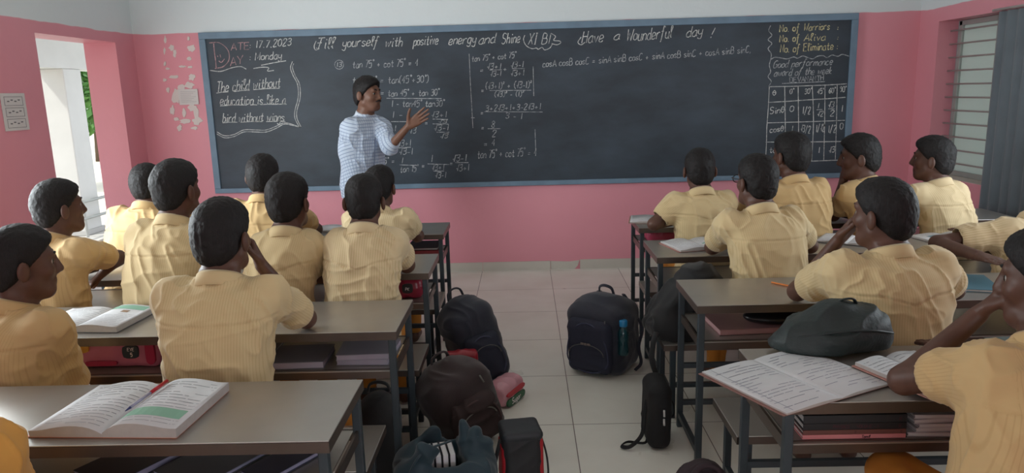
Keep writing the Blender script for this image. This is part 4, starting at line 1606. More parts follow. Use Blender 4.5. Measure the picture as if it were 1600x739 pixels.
    if glasses:
        mbg = MB()
        for s in (-1, 1):
            ring = [hp(s * 0.034 + 0.025 * cos(t_), 0.102, -0.004 + 0.019 * sin(t_)) - base for t_ in np.linspace(0, 2 * pi, 16, endpoint=False)]
            mbg.tube(ring, 0.0022, 6, closed=True)
            mbg.tube([hp(s * 0.059, 0.102, 0.004) - base, hp(s * 0.080, 0.085, 0.004) - base, hp(s * 0.087, -0.004, 0.002) - base, hp(s * 0.086, -0.02, -0.012) - base], 0.0022, 6)
        mbg.tube([hp(-0.010, 0.104, 0.0) - base, hp(0.010, 0.104, 0.0) - base], 0.002, 6)
        mbg.build('eyeglasses', mat('black_frame', (22, 22, 24), 0.3), bo, smooth=True)
    if teacher:
        mm = MB().tube(spline([hp(-0.030, 0.088, -0.062) - base, hp(-0.014, 0.100, -0.053) - base, hp(0, 0.103, -0.051) - base, hp(0.014, 0.100, -0.053) - base, hp(0.030, 0.088, -0.062) - base], 4),
                       [0.002, 0.0045, 0.006, 0.0065, 0.007, 0.007, 0.007, 0.0065, 0.006, 0.0065, 0.007, 0.0065, 0.006, 0.0055, 0.0045, 0.003, 0.002], 6)
        mm.build('moustache', HAIR, bo, smooth=True)
        # button placket and shoes
        zz = np.linspace(z0 - 0.02, N[2] - 0.05, 16)
        pl = [np.array([np.interp(q_, sz, cx), np.interp(q_, sz, cy), q_]) + tf * (np.interp(q_, sz, sdp) + 0.004) - base for q_ in zz]
        MB().tube(pl, 0.006, 6, flat=0.5).build('button_placket', mat('placket_blue', (120, 132, 158), 0.8), bo, smooth=True)
    return bo

# ================================================================== WHO SITS WHERE
def W_(px, py, y):
    return ony(px, py, y)


def hipx(px, py, y):
    p = ony(px, py, y)
    return (p[0], y)


def D_(px, py, z=HD + 0.042):
    return onz(px, py, z)


FIST = dict(curl=1.25, open=0.35)
# teacher
TY = 5.45
tb = W_(566, 262, TY)
el_r, wr_r = W_(545, 243, TY - 0.02), W_(553, 276, TY - 0.06)
person('teacher in a pale blue check shirt, moustache, left palm held out before the chalkboard', W_(574, 145, TY), (tb[0], TY), hs=1.03, hyaw=112, hpitch=-3, tyaw=128, sw=0.165, bw=1.08,
       arms={'R': dict(S=W_(550, 200, TY - 0.10), el=W_(545, 240, TY - 0.08), wr=W_(556, 281, TY - 0.12), sleeve=1.75, hand=dict(curl=0.35, n=(1, 0.3, 0))),
             'L': dict(S=W_(596, 199, TY + 0.02), el=W_(610, 229, TY - 0.10), wr=W_(637, 198, TY - 0.20), sleeve=1.12, hand=dict(d=(0.80, -0.15, 0.52), n=(0.25, -0.92, 0.1), th=(-0.6, 0, 0.8), curl=0.08, spread=0.10, open=0.95, s=1.05))},
       neck=W_(571, 179, TY + 0.02), shirt=PLAID, skin=SKIN_T, stand=True, h=0.0052, seed=1, teacher=True)
# ---- front left row
person('boy at the front left desk nearest the aisle, head half hidden by the boy behind', W_(593, 290, 4.12), hipx(590, 400, 4.02), hs=0.98, hyaw=12, sw=0.15, desk=4.385,
       arms={'R': dict(el=D_(652, 368), wr=D_(620, 352))}, seed=2, tyaw=4)
person('boy at the front left desk seen in the gap left of the chalkboard foot', W_(411, 273, 4.12), hipx(420, 400, 4.02), hs=1.0, hyaw=5, sw=0.155, desk=4.385,
       arms={'R': dict(el=D_(494, 358), wr=D_(474, 342))}, seed=5, shirt=SHIRTS[1], bw=1.05)
person('boy at the front left desk beside the doorway, mostly behind a broader back', W_(230, 286, 4.12), hipx(215, 420, 4.02), hs=0.95, hyaw=8, sw=0.165, desk=4.385, seed=3, shirt=SHIRTS[1], bw=1.15)
# ---- second left row
person('boy in a striped shirt with both ears showing, second left row by the aisle', W_(569, 311, 3.2), hipx(565, 460, 3.10), hs=0.94, hyaw=0, sw=0.120, bw=0.95, desk=3.405,
       arms={'R': dict(el=D_(636, 414), wr=D_(600, 392)), 'L': dict(el=D_(530, 420), wr=D_(545, 412))}, seed=4, shirt=SHIRTS[2], h=0.0055)
person('boy in the second left row beside the V-yoked striped shirt, right ear showing', W_(450, 312, 3.18), hipx(428, 470, 3.10), hs=1.02, hyaw=14, sw=0.106, bw=0.88, desk=3.405,
       arms={'R': dict(el=D_(502, 430), wr=D_(492, 398))}, seed=7, shirt=SHIRTS[0])
person('tall broad-backed boy in a creased shirt, second left row', W_(275, 292, 3.19), hipx(258, 470, 3.15), hs=1.05, hyaw=22, sw=0.150, bw=1.12, desk=3.405, seed=6, neck=None, tyaw=6)
person('boy before the doorway in profile, right sleeve reaching forward to his desk', W_(91, 321, 3.18), hipx(95, 480, 3.10), hs=1.0, hyaw=38, sw=0.135, bw=0.92, desk=3.405, tyaw=22,
       arms={'R': dict(el=W_(184, 403, 3.40), wr=D_(165, 422, HD + 0.06))}, seed=9, shirt=SHIRTS[1])
# ---- third left row
person('boy resting his cheek on a raised right hand, third left row', W_(346, 366, 2.36), hipx(336, 560, 2.25), hs=1.02, hyaw=12, hpitch=-3, hroll=0, sw=0.15, bw=1.04, desk=2.53, tyaw=-4,
       arms={'R': dict(el=D_(478, 497), wr=W_(409, 415, 2.50), sleeve=0.80, hand=dict(d=(-0.35, 0.0, 0.93), n=(-0.75, -0.5, -0.2), th=(-0.2, -0.9, 0), curl=0.75, open=0.5))},
       legs={'R': (-0.70, 2.52, 0.44)}, seed=8, shirt=SHIRTS[0], h=0.005)
person('boy in profile at the left edge, third left row, back of his shirt to us', W_(34, 408, 2.33), hipx(34, 590, 2.26), hs=1.03, hyaw=48, hpitch=-4, sw=0.15, bw=0.98, desk=2.53, tyaw=26, seed=10, shirt=SHIRTS[1],
       arms={'R': dict(el=W_(118, 615, 2.42), wr=W_(140, 655, 2.50), sleeve=0.85), 'L': dict(el=W_(-60, 640, 2.40), wr=W_(-20, 660, 2.50))})
# ---- nearest left row, cut by the picture
person('boy in a deep yellow shirt cut off at the lower left corner', W_(-120, 560, 1.50), (W_(-95, 739, 1.38)[0], 1.36), hs=1.0, hyaw=10, sw=0.15, bw=1.0, desk=1.68, seed=11, shirt=ORANGE_SHIRT, tyaw=5,
       arms={'R': dict(el=W_(30, 840, 1.52), wr=W_(60, 860, 1.58)), 'L': dict(el=W_(-230, 850, 1.5), wr=W_(-180, 870, 1.56))})
# ---- front right row
person('boy at the front right desk nearest the aisle, left elbow beside his book', W_(1093, 263, 4.26), hipx(1100, 400, 4.26), hs=0.98, hyaw=-2, sw=0.145, desk=4.43,
       arms={'L': dict(el=D_(1022, 350, HD + 0.068), wr=D_(1062, 344, HD + 0.060))}, seed=13, shirt=SHIRTS[0], tyaw=-6)
person('boy before the chalk table, head turned left, front right row', W_(1236, 240, 4.26), hipx(1254, 400, 4.26), hs=1.08, hyaw=-28, sw=0.152, bw=1.04, desk=4.43, seed=14, shirt=SHIRTS[1], tyaw=-8)
person('boy in left profile with his fist at his mouth, front right row', W_(1343, 243, 4.28), hipx(1372, 400, 4.26), hs=1.08, hyaw=-66, hpitch=-6, sw=0.104, bw=0.86, desk=4.43, tyaw=-30,
       arms={'L': dict(el=W_(1302, 336, 4.42), wr=W_(1315, 291, 4.36), hand=dict(d=(0.15, 0.1, 0.95), n=(0.9, -0.1, -0.1), th=(0.2, -0.9, 0), curl=0.95, open=0.4))}, seed=15, shirt=SHIRTS[1])
person('boy in left profile before the barred window, front right row', W_(1458, 246, 4.28), hipx(1484, 400, 4.26), hs=1.06, hyaw=-52, sw=0.122, bw=0.9, desk=4.43, seed=17, shirt=SHIRTS[2], tyaw=-16)
# ---- second right row
person('boy wearing glasses in a bright striped shirt, second right row by the aisle', W_(1183, 280, 3.42), hipx(1205, 430, 3.32), hs=1.0, hyaw=-22, sw=0.15, bw=1.02, desk=3.62, tyaw=-8,
       arms={'L': dict(el=D_(1113, 386), wr=D_(1165, 372)), 'R': dict(el=D_(1266, 384), wr=D_(1244, 370))}, glasses=True, seed=12, shirt=SHIRTS[0], h=0.0055)
person('boy leaning in from the right edge, left forearm on the second right desk', W_(1655, 290, 3.45), hipx(1600, 430, 3.34), hs=1.0, hyaw=-35, sw=0.16, bw=1.15, desk=3.62, tyaw=-18, neck=W_(1622, 340, 3.42),
       arms={'L': dict(el=D_(1465, 380, HD + 0.085), wr=D_(1530, 400, HD + 0.088), hand=dict(curl=0.02), sleeve=0.72)}, seed=18, shirt=SHIRTS[2])
# ---- third right row
person('boy with his left fist against his cheek, third right row', W_(1381, 330, 2.55), hipx(1382, 540, 2.44), hs=1.02, hyaw=-34, hpitch=-4, sw=0.165, bw=1.16, desk=2.765, tyaw=-4,
       arms={'L': dict(el=D_(1246, 455), wr=W_(1310, 375, 2.72), sleeve=0.72, hand=dict(d=(0.55, -0.25, 0.80), n=(0.55, -0.8, -0.1), th=(-0.1, -0.9, 0.3), curl=1.15, open=0.4)),
             'R': dict(el=W_(1490, 453, 2.70), wr=D_(1445, 430, HD + 0.06))}, seed=16, shirt=SHIRTS[0], h=0.005)
# ---- nearest right row
person('boy at the right edge covering his face with his hand, nearest right row', W_(1640, 432, 1.72), (W_(1560, 739, 1.55)[0], 1.55), hs=1.03, hyaw=-42, hpitch=-6, sw=0.16, bw=1.12, desk=1.85, tyaw=-18, neck=W_(1640, 530, 1.66),
       arms={'L': dict(el=D_(1412, 594, HD + 0.070), wr=W_(1528, 492, 1.82), sleeve=0.66, hand=dict(d=(0.62, -0.12, 0.78), n=(0.75, -0.55, -0.1), th=(0.1, -0.85, 0.2), curl=0.55, open=0.5)),
             'R': dict(el=D_(1575, 580), wr=D_(1515, 556))}, seed=19, shirt=SHIRTS[1], h=0.005, legs={'L': (W_(1390, 712, 1.9)[0], 1.9, 0.46)})

# ================================================================== BOOKS, PENS, BAGS
def ribbons(mb, s, o, ux, uy, h, w, nrm, slant=0.1, mi=0):
    """one-stroke lettering on any plane: o baseline start, ux unit along the line, uy up, h capital height"""
    o, ux, uy, nrm = map(lambda q: np.array(q, float), (o, ux, uy, nrm))
    x = 0.0
    for ch in s:
        if ch in GL:
            for part in GL[ch].split(';'):
                P = [o + ux * (x + int(t[0]) + slant * (ord(t[1]) - 100)) * h / 9 + uy * (ord(t[1]) - 100) * h / 9 for t in part.split()]
                if ch not in SHARP and len(P) > 2:
                    P = spline(P, 3)
                n = len(P)
                vs = []
                for sg in (1, -1):
                    for i in range(n):
                        t = unit(P[min(n - 1, i + 1)] - P[max(0, i - 1)])
                        vs.append(P[i] + sg * np.cross(nrm, t) * w * 0.5)
                mb.add(vs, [(i + n, i, i + 1, i + 1 + n)[::-1] for i in range(n - 1)], mi)
        x += ADV.get(ch, 5.8 if ch.islower() or ch.isdigit() else 7.0)
    return mb


PAGE = mat('page_paper', (208, 208, 210), 0.8, var=0.04)
EDGEP = mat('page_edges', (182, 176, 172), 0.85, var=0.12, vscale=30)
PRINT = mat('printed_ink', (150, 150, 156), 0.9)
PENI = mat('pen_ink', (128, 130, 150), 0.9)
GREENB = mat('green_print', (128, 168, 146), 0.9)
ORANGEP = mat('salmon_cover', (206, 140, 116), 0.6)


def open_book(label, c, rz, pw, ph, tl, tr_, bulge=0.012, lines=14, green=None, pics=(), cover=None, hand=False, tiltx=0.0, cat='book', overhang=None, name='open_book', margin=False):
    """an open book lying on a desk; local x across the spread, y towards the top of the page"""
    c = (c[0], c[1], c[2] + 0.0008)
    t = thing(name, label, cat, c, rz)
    t.rotation_euler = (tiltx, 0, rz)
    nu = 12

    def zt(sd, u, th):
        # page surface height at distance u (0 spine .. 1 fore-edge)
        return 0.004 + th + bulge * (sin(pi * min(1, u * 1.15)) ** 1.0 if u < 0.87 else sin(pi * 1.0)) * (1 - 0.4 * u) - th * 0.55 * (1 - min(1, u * 4)) ** 2
    surf = {}
    for sd, th, nm in ((-1, tl, 'left_pages'), (1, tr_, 'right_pages')):
        P, Q = [], []
        for j in range(2):
            y = -ph / 2 + ph * j
            row = [(sd * pw * i / nu, y, zt(sd, i / nu, th)) for i in range(nu + 1)]
            low = [(sd * pw * i / nu * (0.995), y, 0.003 + (0.0 if i / nu > 0.04 else 0.0)) for i in range(nu + 1)]
            if sd < 0:
                row, low = row[::-1], low[::-1]
            P.append(row)
            Q.append(low)
        mb = MB().slab(P, Q)
        o = mb.build(nm, [PAGE, EDGEP], t)
        for p in o.data.polygons:
            if abs(p.normal.z) < 0.6:
                p.material_index = 1
            else:
                p.use_smooth = True
        # printing
        mbp = MB()
        rn = random.Random(hash((round(c[0], 3), sd)) & 0xffff)
        x0, x1 = 0.10, 0.92

        def strip(u0, u1, y0, y1, mi=0, n=6):
            vs = []
            for j, y in enumerate((y0, y1)):
                for i in range(n + 1):
                    u = u0 + (u1 - u0) * i / n
                    vs.append((sd * pw * u, y, zt(sd, u, th) + 0.0006))
            fs = [(i, i + 1, n + 2 + i, n + 1 + i) for i in range(n)]
            if sd < 0:
                fs = [q[::-1] for q in fs]
            mbp.add(vs, fs, mi)
        for k in range(lines):
            y = ph * (0.42 - 0.84 * k / (lines - 1))
            if green and sd == green[0] and green[1] <= k <= green[2]:
                continue
            if any(pc[0] == sd and pc[3] - 0.02 < y < pc[4] + 0.02 for pc in pics):
                continue
            a = x0
            while a < x1 - 0.04:
                b = min(x1, a + rn.uniform(0.05, 0.30))
                if rn.random() < (0.85 if not hand else 0.6):
                    hh = 0.0011 if not hand else 0.0009
                    strip(a, b, y - hh, y + hh, 0, 3)
                a = b + 0.025
            if hand and rn.random() < 0.25:
                pass
        if green and sd == green[0]:
            yA = ph * (0.42 - 0.84 * (green[1] - 0.4) / (lines - 1))
            yB = ph * (0.42 - 0.84 * (green[2] + 0.4) / (lines - 1))
            strip(0.08, 0.90, yB, yA, 1, 8)
        for pc in pics:
            if pc[0] == sd:
                strip(pc[1], pc[2], pc[3], pc[4], pc[5], 3)
        if margin and sd < 0:
            strip(0.855, 0.862, -ph * 0.48, ph * 0.48, 0, 1)
        if mbp.v:
            mbp.build('printed_text' if not hand else 'handwriting', [PRINT if not hand else PENI, GREENB, mat('picture_ochre', (150, 120, 92), 0.8, col2=(92, 84, 80), vscale=40), mat('picture_teal', (104, 122, 130), 0.8, col2=(70, 80, 86), vscale=40)], o)
    if cover:
        MB().box(-pw - 0.009, pw - 0.003, -ph / 2 + 0.002, ph / 2 + 0.004, 0.0, 0.003).build('cover', mat(cover[0], cover[1], 0.6), t)
    return t


def closed_book(label, c, rz, w, d, th, col, name='book', cat='book', text=None, edge=None, group=None, mark=None, soft=False):
    """closed book; local -y is the side facing the viewer (spine when text is given)"""
    c = (c[0], c[1], c[2] + 0.0006)
    t = thing(name, label, cat, c, rz, group)
    cm = mat('cover_%d_%d_%d' % tuple(col), col, 0.5, var=0.08)
    cv = 0.0025 if th > 0.008 else 0.001
    MB().box(-w / 2, w / 2, -d / 2 + 0.003, d / 2, 0.0, cv).box(-w / 2, w / 2, -d / 2 + 0.003, d / 2, th - cv, th).build('cover', cm, t)
    MB().box(-w / 2 + 0.003, w / 2 - 0.003, -d / 2 + (0.004 if not text else 0.008), d / 2 - 0.003, cv, th - cv).build('pages', edge or EDGEP, t)
    if text:
        MB().box(-w / 2, w / 2, -d / 2, -d / 2 + 0.003, 0.0, th).build('spine', cm, t, bevel=0.001)
        mb = MB()
        for s, xo, hh in text:
            ribbons(mb, s, (xo, -d / 2 - 0.0006, th / 2 - hh / 2), (1, 0, 0), (0, 0, 1), hh, hh * 0.24, (0, -1, 0))
        mb.build('spine_lettering', mat('spine_print', mark or (190, 186, 176), 0.6), t)
    return t


ctr = lambda *p: tuple(np.mean(np.array(p), axis=0))
# -- nearest left desk
open_book('thick open textbook with a green band, nearest left desk', (-1.075, 1.865, HD), radians(-3), 0.20, 0.30, 0.016, 0.024, 0.016, 15, (1, 10, 12), cover=('salmon_book_cover', (206, 140, 116)))
pen = thing('pen', 'red capped clear pen lying in the fold of the thick open textbook', 'pen', (-1.052, 1.90, HD + 0.0415), radians(82))
pen.rotation_euler = (0, radians(-3), radians(82))
MB().tube([(-0.08, 0, 0), (0.01, 0, 0)], 0.0042, 10).build('barrel', mat('clear_barrel', (150, 150, 172), 0.2), pen, smooth=True)
MB().tube([(0.008, 0, 0), (0.085, 0, 0)], 0.0055, 10).build('cap', mat('red_cap', (168, 24, 38), 0.3), pen, smooth=True)
MB().tube([(-0.10, 0, 0), (-0.08, 0, 0)], [0.0012, 0.004], 10).build('nib', mat('pen_tip_blue', (54, 58, 110), 0.4), pen, smooth=True)
# -- third left desk
open_book('open textbook with a green headed page on the third left desk', (-1.70, 2.725, HD), radians(-4), 0.185, 0.27, 0.010, 0.020, 0.010, 14, (1, 0, 2), pics=((1, 0.50, 0.66, 0.03, 0.055, 2),), cover=('grey_book_cover', (120, 124, 134)))
# -- front left desk, second left desk
open_book('white exercise book lying open on the front left desk', (-1.20, 4.65, HD), radians(8), 0.15, 0.22, 0.004, 0.004, 0.006, 10, hand=True, name='exercise_book', cat='notebook')
open_book('white pages under the elbow of the V-yoked striped shirt', (-0.72, 3.63, HD), radians(4), 0.14, 0.22, 0.004, 0.004, 0.005, 10, hand=True, name='exercise_book', cat='notebook')
# -- right column tops
open_book('book overhanging the left end of the front right desk', (0.88, 4.68, HD), radians(-10), 0.17, 0.26, 0.006, 0.006, 0.006, 12, name='open_book', cover=('pale_brown_cover', (168, 132, 116)))
open_book('open textbook with a green strip, aisle end of the second right desk', (0.965, 3.875, HD), radians(14), 0.17, 0.25, 0.008, 0.006, 0.012, 12, (1, 6, 6), cover=('pink_brown_cover', (170, 120, 110)))
open_book('white open notebook between the glasses boy and the fist-on-cheek boy', (1.80, 3.90, HD), radians(-35), 0.16, 0.24, 0.005, 0.005, 0.006, 10, hand=True, name='exercise_book', cat='notebook')
open_book('open textbook with a grey picture before the profile boy at the window', (2.36, 3.87, HD), radians(12), 0.19, 0.26, 0.008, 0.008, 0.008, 13, pics=((-1, 0.25, 0.75, -0.02, 0.07, 3),), cover=('dull_cover', (120, 112, 108)))
# -- nearest right desk
open_book('large white handwritten notebook overhanging the end of the nearest right desk', (0.80, 2.005, HD + 0.002), radians(27), 0.205, 0.33, 0.004, 0.004, 0.004, 18, hand=True, cover=('brown_card_cover', (138, 100, 92)), name='notebook', cat='notebook', margin=True)
open_book('open textbook with two small pictures, resting on the large notebook', (1.165, 1.99, HD + 0.0125), radians(22), 0.12, 0.27, 0.010, 0.009, 0.009, 14, pics=((1, 0.30, 0.52, 0.0, 0.035, 2), (1, 0.64, 0.86, 0.0, 0.035, 3)), cover=('pinkish_cover', (176, 128, 116)))
closed_book('white paper block under the dark green book, nearest right desk', (1.60, 2.10, HD), radians(8), 0.26, 0.19, 0.022, (190, 192, 196))
closed_book('dark green hardcover book on a white paper block, nearest right desk', (1.60, 2.105, HD + 0.0225), radians(5), 0.27, 0.20, 0.028, (36, 58, 48), edge=PAGE)
closed_book('green and blue covered book at the far right of the third right desk', (1.88, 2.99, HD), radians(-16), 0.20, 0.26, 0.012, (64, 108, 124))
closed_book('thin notebook under the elbow of the fist-on-cheek boy', (1.33, 2.90, HD), radians(10), 0.20, 0.16, 0.010, (186, 172, 160))
pc = thing('pencil', 'orange pencil lying on the third right desk beside an elbow', 'pencil', (1.135, 3.02, HD + 0.0045), radians(-50))
MB().tube([(-0.07, 0, 0), (0.055, 0, 0)], 0.0038, 6).build('shaft', mat('pencil_orange', (214, 122, 52), 0.5), pc)
MB().tube([(0.055, 0, 0), (0.075, 0, 0)], [0.0038, 0.0006], 6).build('point', mat('pencil_wood', (206, 170, 130), 0.7), pc)

# -- books on the shelves
SH = 0.546
z = 0.576
for lab, th, col, txt, mk in (('pink spined book at the bottom of the stack on the nearest right shelf', 0.013, (204, 126, 128), [('Tamil', 0.02, 0.008)], (70, 30, 40)),
                              ('thin brown spined book second from the bottom, nearest right shelf', 0.013, (104, 62, 56), [('II', 0.0, 0.006), ('12', 0.125, 0.006)], (180, 150, 130)),
                              ('black book with a white spine title, nearest right shelf', 0.019, (28, 28, 32), [('PHYSICS', -0.06, 0.009), ('VOLUME - 1', 0.005, 0.009), ('11', 0.12, 0.010)], (200, 190, 170)),
                              ('black book on top of the spine stack, nearest right shelf', 0.023, (34, 36, 40), [('- - -', 0.0, 0.008), ('11', 0.12, 0.010)], (170, 160, 150))):
    closed_book(lab, (0.925, 1.985, z), radians(0), 0.285, 0.21, th, col, text=txt, mark=mk)
    z += th + 0.0008
z = 0.576
for i, lab in enumerate(('lowest white exercise book of the loose pile, nearest right shelf', 'second lowest white exercise book of the loose pile, nearest right shelf', 'middle white exercise book of the loose pile, nearest right shelf',
                         'second highest white exercise book of the loose pile, nearest right shelf', 'topmost white exercise book of the loose pile, nearest right shelf')):
    closed_book(lab, (1.185 + 0.012 * ((i * 7) % 3 - 1), 1.985 + 0.006 * (i % 2), z), radians((-3, 2, -1, 4, -2)[i]), 0.185, 0.21, 0.012, (196, 194, 200), name='exercise_book', cat='notebook', group='exercise books on the nearest right shelf', edge=PAGE)
    z += 0.0132
closed_book('pinkish paged book on the third right shelf', (0.95, 2.96, SH), radians(4), 0.30, 0.22, 0.024, (150, 112, 112), edge=mat('pink_pages', (178, 140, 140), 0.8, var=0.1))
for lab, x, y, rz, w, th, col in (('thick grey notebook lying in front on the third left shelf', -0.865, 2.665, 2, 0.22, 0.026, (128, 128, 140)),):
    closed_book(lab, (x, y, SH), radians(rz), w, 0.20, th, col, name='notebook', cat='notebook', edge=mat('lilac_pages', (168, 162, 178), 0.8, var=0.1))
closed_book('lower pale notebook of the pair near the right leg, third left shelf', (-0.605, 2.71, SH), radians(-3), 0.20, 0.24, 0.024, (140, 138, 152), name='notebook', cat='notebook', edge=mat('lilac_pages', (168, 162, 178), 0.8))
closed_book('upper pale notebook of the pair near the right leg, third left shelf', (-0.612, 2.70, SH + 0.0245), radians(3), 0.20, 0.24, 0.022, (150, 148, 160), name='notebook', cat='notebook', edge=mat('lilac_pages', (168, 162, 178), 0.8))
closed_book('thin grey folder lying behind the thick notebook, third left shelf', (-1.095, 2.77, SH), radians(3), 0.20, 0.20, 0.012, (112, 112, 120), name='folder', cat='folder')
for k, lab in enumerate(('lower thin white book beside the pink packet, third left shelf', 'upper thin white book beside the pink packet, third left shelf')):
    closed_book(lab, (-1.30, 2.70, SH + 0.034 * k), radians(3 * k), 0.14, 0.20, 0.016 if k else 0.033, (170, 168, 172) if k else (66, 66, 76), edge=PAGE)
for lab, x, rz, w, d, th, col in (('dark book with pale edges, left on the nearest left shelf', -1.10, 28, 0.17, 0.24, 0.022, (44, 44, 58)),
                                  ('grey book with black scrawl, middle of the nearest left shelf', -0.87, 30, 0.19, 0.25, 0.014, (82, 84, 90)),
                                  ('narrow blue edged notebook, right on the nearest left shelf', -0.66, 32, 0.10, 0.24, 0.016, (50, 54, 74))):
    closed_book(lab, (x, 1.86, SH), radians(-rz), w, d, th, col, edge=mat('bluish_pages', (150, 150, 176), 0.8))
closed_book('black lidded box file on the front left shelf', (-0.64, 4.585, SH + 0.036), 0, 0.20, 0.24, 0.014, (34, 34, 38), name='box_file', cat='folder')
closed_book('red folder under the black box file, front left shelf', (-0.645, 4.585, SH), 0, 0.22, 0.26, 0.034, (150, 44, 52), name='folder', cat='folder', edge=mat('red_edges', (140, 52, 56), 0.7))


# ------------------------------------------------------------------ soft bags
def p_rbox(c, axes, half, r):
    c = np.array(c, np.float32)
    A = np.array(axes, np.float32)
    b = np.array(half, np.float32) - r
    ext = (np.abs(A) * np.array(half, np.float32)[:, None]).sum(0)

    def fn(X, Y, Z):
        x, y, z = X - c[0], Y - c[1], Z - c[2]
        q = [np.abs(A[i, 0] * x + A[i, 1] * y + A[i, 2] * z) - b[i] for i in range(3)]
        out = np.sqrt(np.maximum(q[0], 0) ** 2 + np.maximum(q[1], 0) ** 2 + np.maximum(q[2], 0) ** 2)
        return out + np.minimum(np.maximum(q[0], np.maximum(q[1], q[2])), 0) - r
    return fn, c - ext, c + ext


def soft(name, ops, m, parent, base, h=0.006, fold=0.008, seed=0, freq=(9, 9, 14), floor_z=None):
    V, Q = sdf_mesh(ops, h)
    V = relax(V, Q, 1)
    N = vnormals(V, Q)
    w = vnoise(V * 6 + seed * 3.1, seed)
    q = V * np.array(freq) + w[:, None] * 2.2 + seed
    V = V + N * (fold * ((1 - np.abs(2 * vnoise(q, seed + 1) - 1)) ** 2 - 0.35) + fold * 0.8 * (w - 0.5))[:, None]
    if floor_z is not None:
        V[:, 2] = np.maximum(V[:, 2], floor_z)
    return np_obj(name, V, Q, m, parent, base)


def axes_of(rz, lean=0.0, roll=0.0):
    m = Matrix.Rotation(rz, 3, 'Z') @ Matrix.Rotation(roll, 3, 'Y') @ Matrix.Rotation(lean, 3, 'X')
    return np.array([list(m.col[i]) for i in range(3)])


def backpack(label, c, rz, w, d, hgt, col, lean=0.0, roll=0.0, pocket=True, seed=0, strap_side=1, logo=None, zipc=(120, 118, 116), accent=None, fold=0.010, straps=True, pulls=True, pocket_top=0.61):
    """local x width, -y front (pocket side), z up; c is the point on the floor under it"""
    A = axes_of(rz, lean, roll)
    c = np.array(c, float)
    m = mat('bag_%d_%d_%d' % tuple(col), col, 0.75, var=0.15, vscale=12, sheen=0.2, bump=0.15, bscale=220)

    def P(x, y, z):
        return c + A[0] * x + A[1] * y + A[2] * z
    ops = [('u', p_rbox(P(0, 0, hgt * 0.44), A, (w / 2, d / 2, hgt * 0.44), 0.06), 0.0),
           ('u', p_ell(P(0, 0.0, hgt * 0.72), A, (w * 0.46, d * 0.46, hgt * 0.28)), 0.06),
           ('u', p_rbox(P(0, -d * 0.36, hgt * 0.48), A, (w * 0.43, d * 0.20, hgt * 0.40), 0.05), 0.03)]
    root = soft('backpack', ops, m, None, c, 0.007, fold, seed, floor_z=c[2] + 0.001)
    tag(root, label, 'backpack')

    def L(x, y, z):
        return P(x, y, z) - c
    zm = mat('zip_%d' % zipc[0], tuple(int(v * 0.75) for v in zipc), 0.4, 0.4)
    if pocket:
        o2 = [('u', p_rbox(P(0, -d * 0.60, hgt * (pocket_top / 2 + 0.035)), A, (w * 0.38, d * 0.16, hgt * (pocket_top / 2 - 0.035)), 0.045), 0.0)]
        oc = [L(w * 0.36 * cos(a), -d * 0.735, hgt * (0.30 + ((pocket_top - 0.32) * sin(a) if sin(a) > 0 else 0.20 * sin(a)))) for a in np.linspace(0, 2 * pi, 28, endpoint=False)]
        MB().tube(oc, 0.0045, 6, closed=True).build('piping', mat('piping_%d' % col[0], tuple(int(v * 1.5 + 8) for v in col), 0.7), root, smooth=True)
        oc2 = [L(w * 0.30 * cos(a), -d * 0.775, hgt * (0.36 + 0.13 * sin(a))) for a in np.linspace(pi, 0, 12)]
        MB().tube(oc2, 0.003, 6).build('pocket_zip', zm, root, smooth=True)
        soft('front_pocket', o2, mat('bag_%d_%d_%d_b' % tuple(col), tuple(int(v * 1.12 + 3) for v in col), 0.8, var=0.15, vscale=14), root, c, 0.007, fold * 0.8, seed + 2, floor_z=c[2] + 0.001)
    arc = [L(w * 0.47 * cos(a), -d * 0.30 - d * 0.10, hgt * (0.62 + 0.24 * sin(a))) for a in np.linspace(pi, 0, 14)]
    MB().tube(arc, 0.004, 6).build('zip', mat('zip_tape', (34, 34, 38), 0.6), root, smooth=True)
    if pulls:
        for x, z in ((0.28, 0.80), (-0.10, 0.60)):
            MB().tube([L(w * x, -d * 0.62, hgt * z), L(w * x + 0.004, -d * 0.66, hgt * z - 0.035)], 0.004, 6).build('zip_pull', zm, root, smooth=True)
    hd = [L(-0.045, d * 0.20, hgt * 0.96), L(-0.035, d * 0.16, hgt * 1.05), L(0.0, d * 0.12, hgt * 1.085), L(0.035, d * 0.16, hgt * 1.05), L(0.045, d * 0.20, hgt * 0.96)]
    MB().tube(spline(hd, 4), 0.009, 8, flat=0.6).build('handle', m, root, smooth=True)
    if straps:
        for s in (-1, 1):
            st = [L(s * w * 0.22, d * 0.42, hgt * 0.92), L(s * w * 0.30, d * 0.62, hgt * 0.70), L(s * w * 0.36, d * 0.64, hgt * 0.40), L(s * w * 0.42, d * 0.48, hgt * 0.10)]
            MB().tube(spline(st, 5), 0.016, 8, flat=0.4).build('shoulder_strap', m, root, smooth=True)
    if logo:
        mb = MB()
        for k in range(3):
            mb.obox(L(-0.02 + 0.02 * k, -d * 0.80, hgt * 0.50), A[0], A[1], A[2], 0.008, 0.002, 0.006)
        mb.build('badge', mat('badge_grey', logo, 0.5), root)
    return root, P, A, m


NAVY, MAROON, TEAL, BLACK = (30, 33, 46), (48, 34, 34), (18, 54, 66), (24, 25, 28)
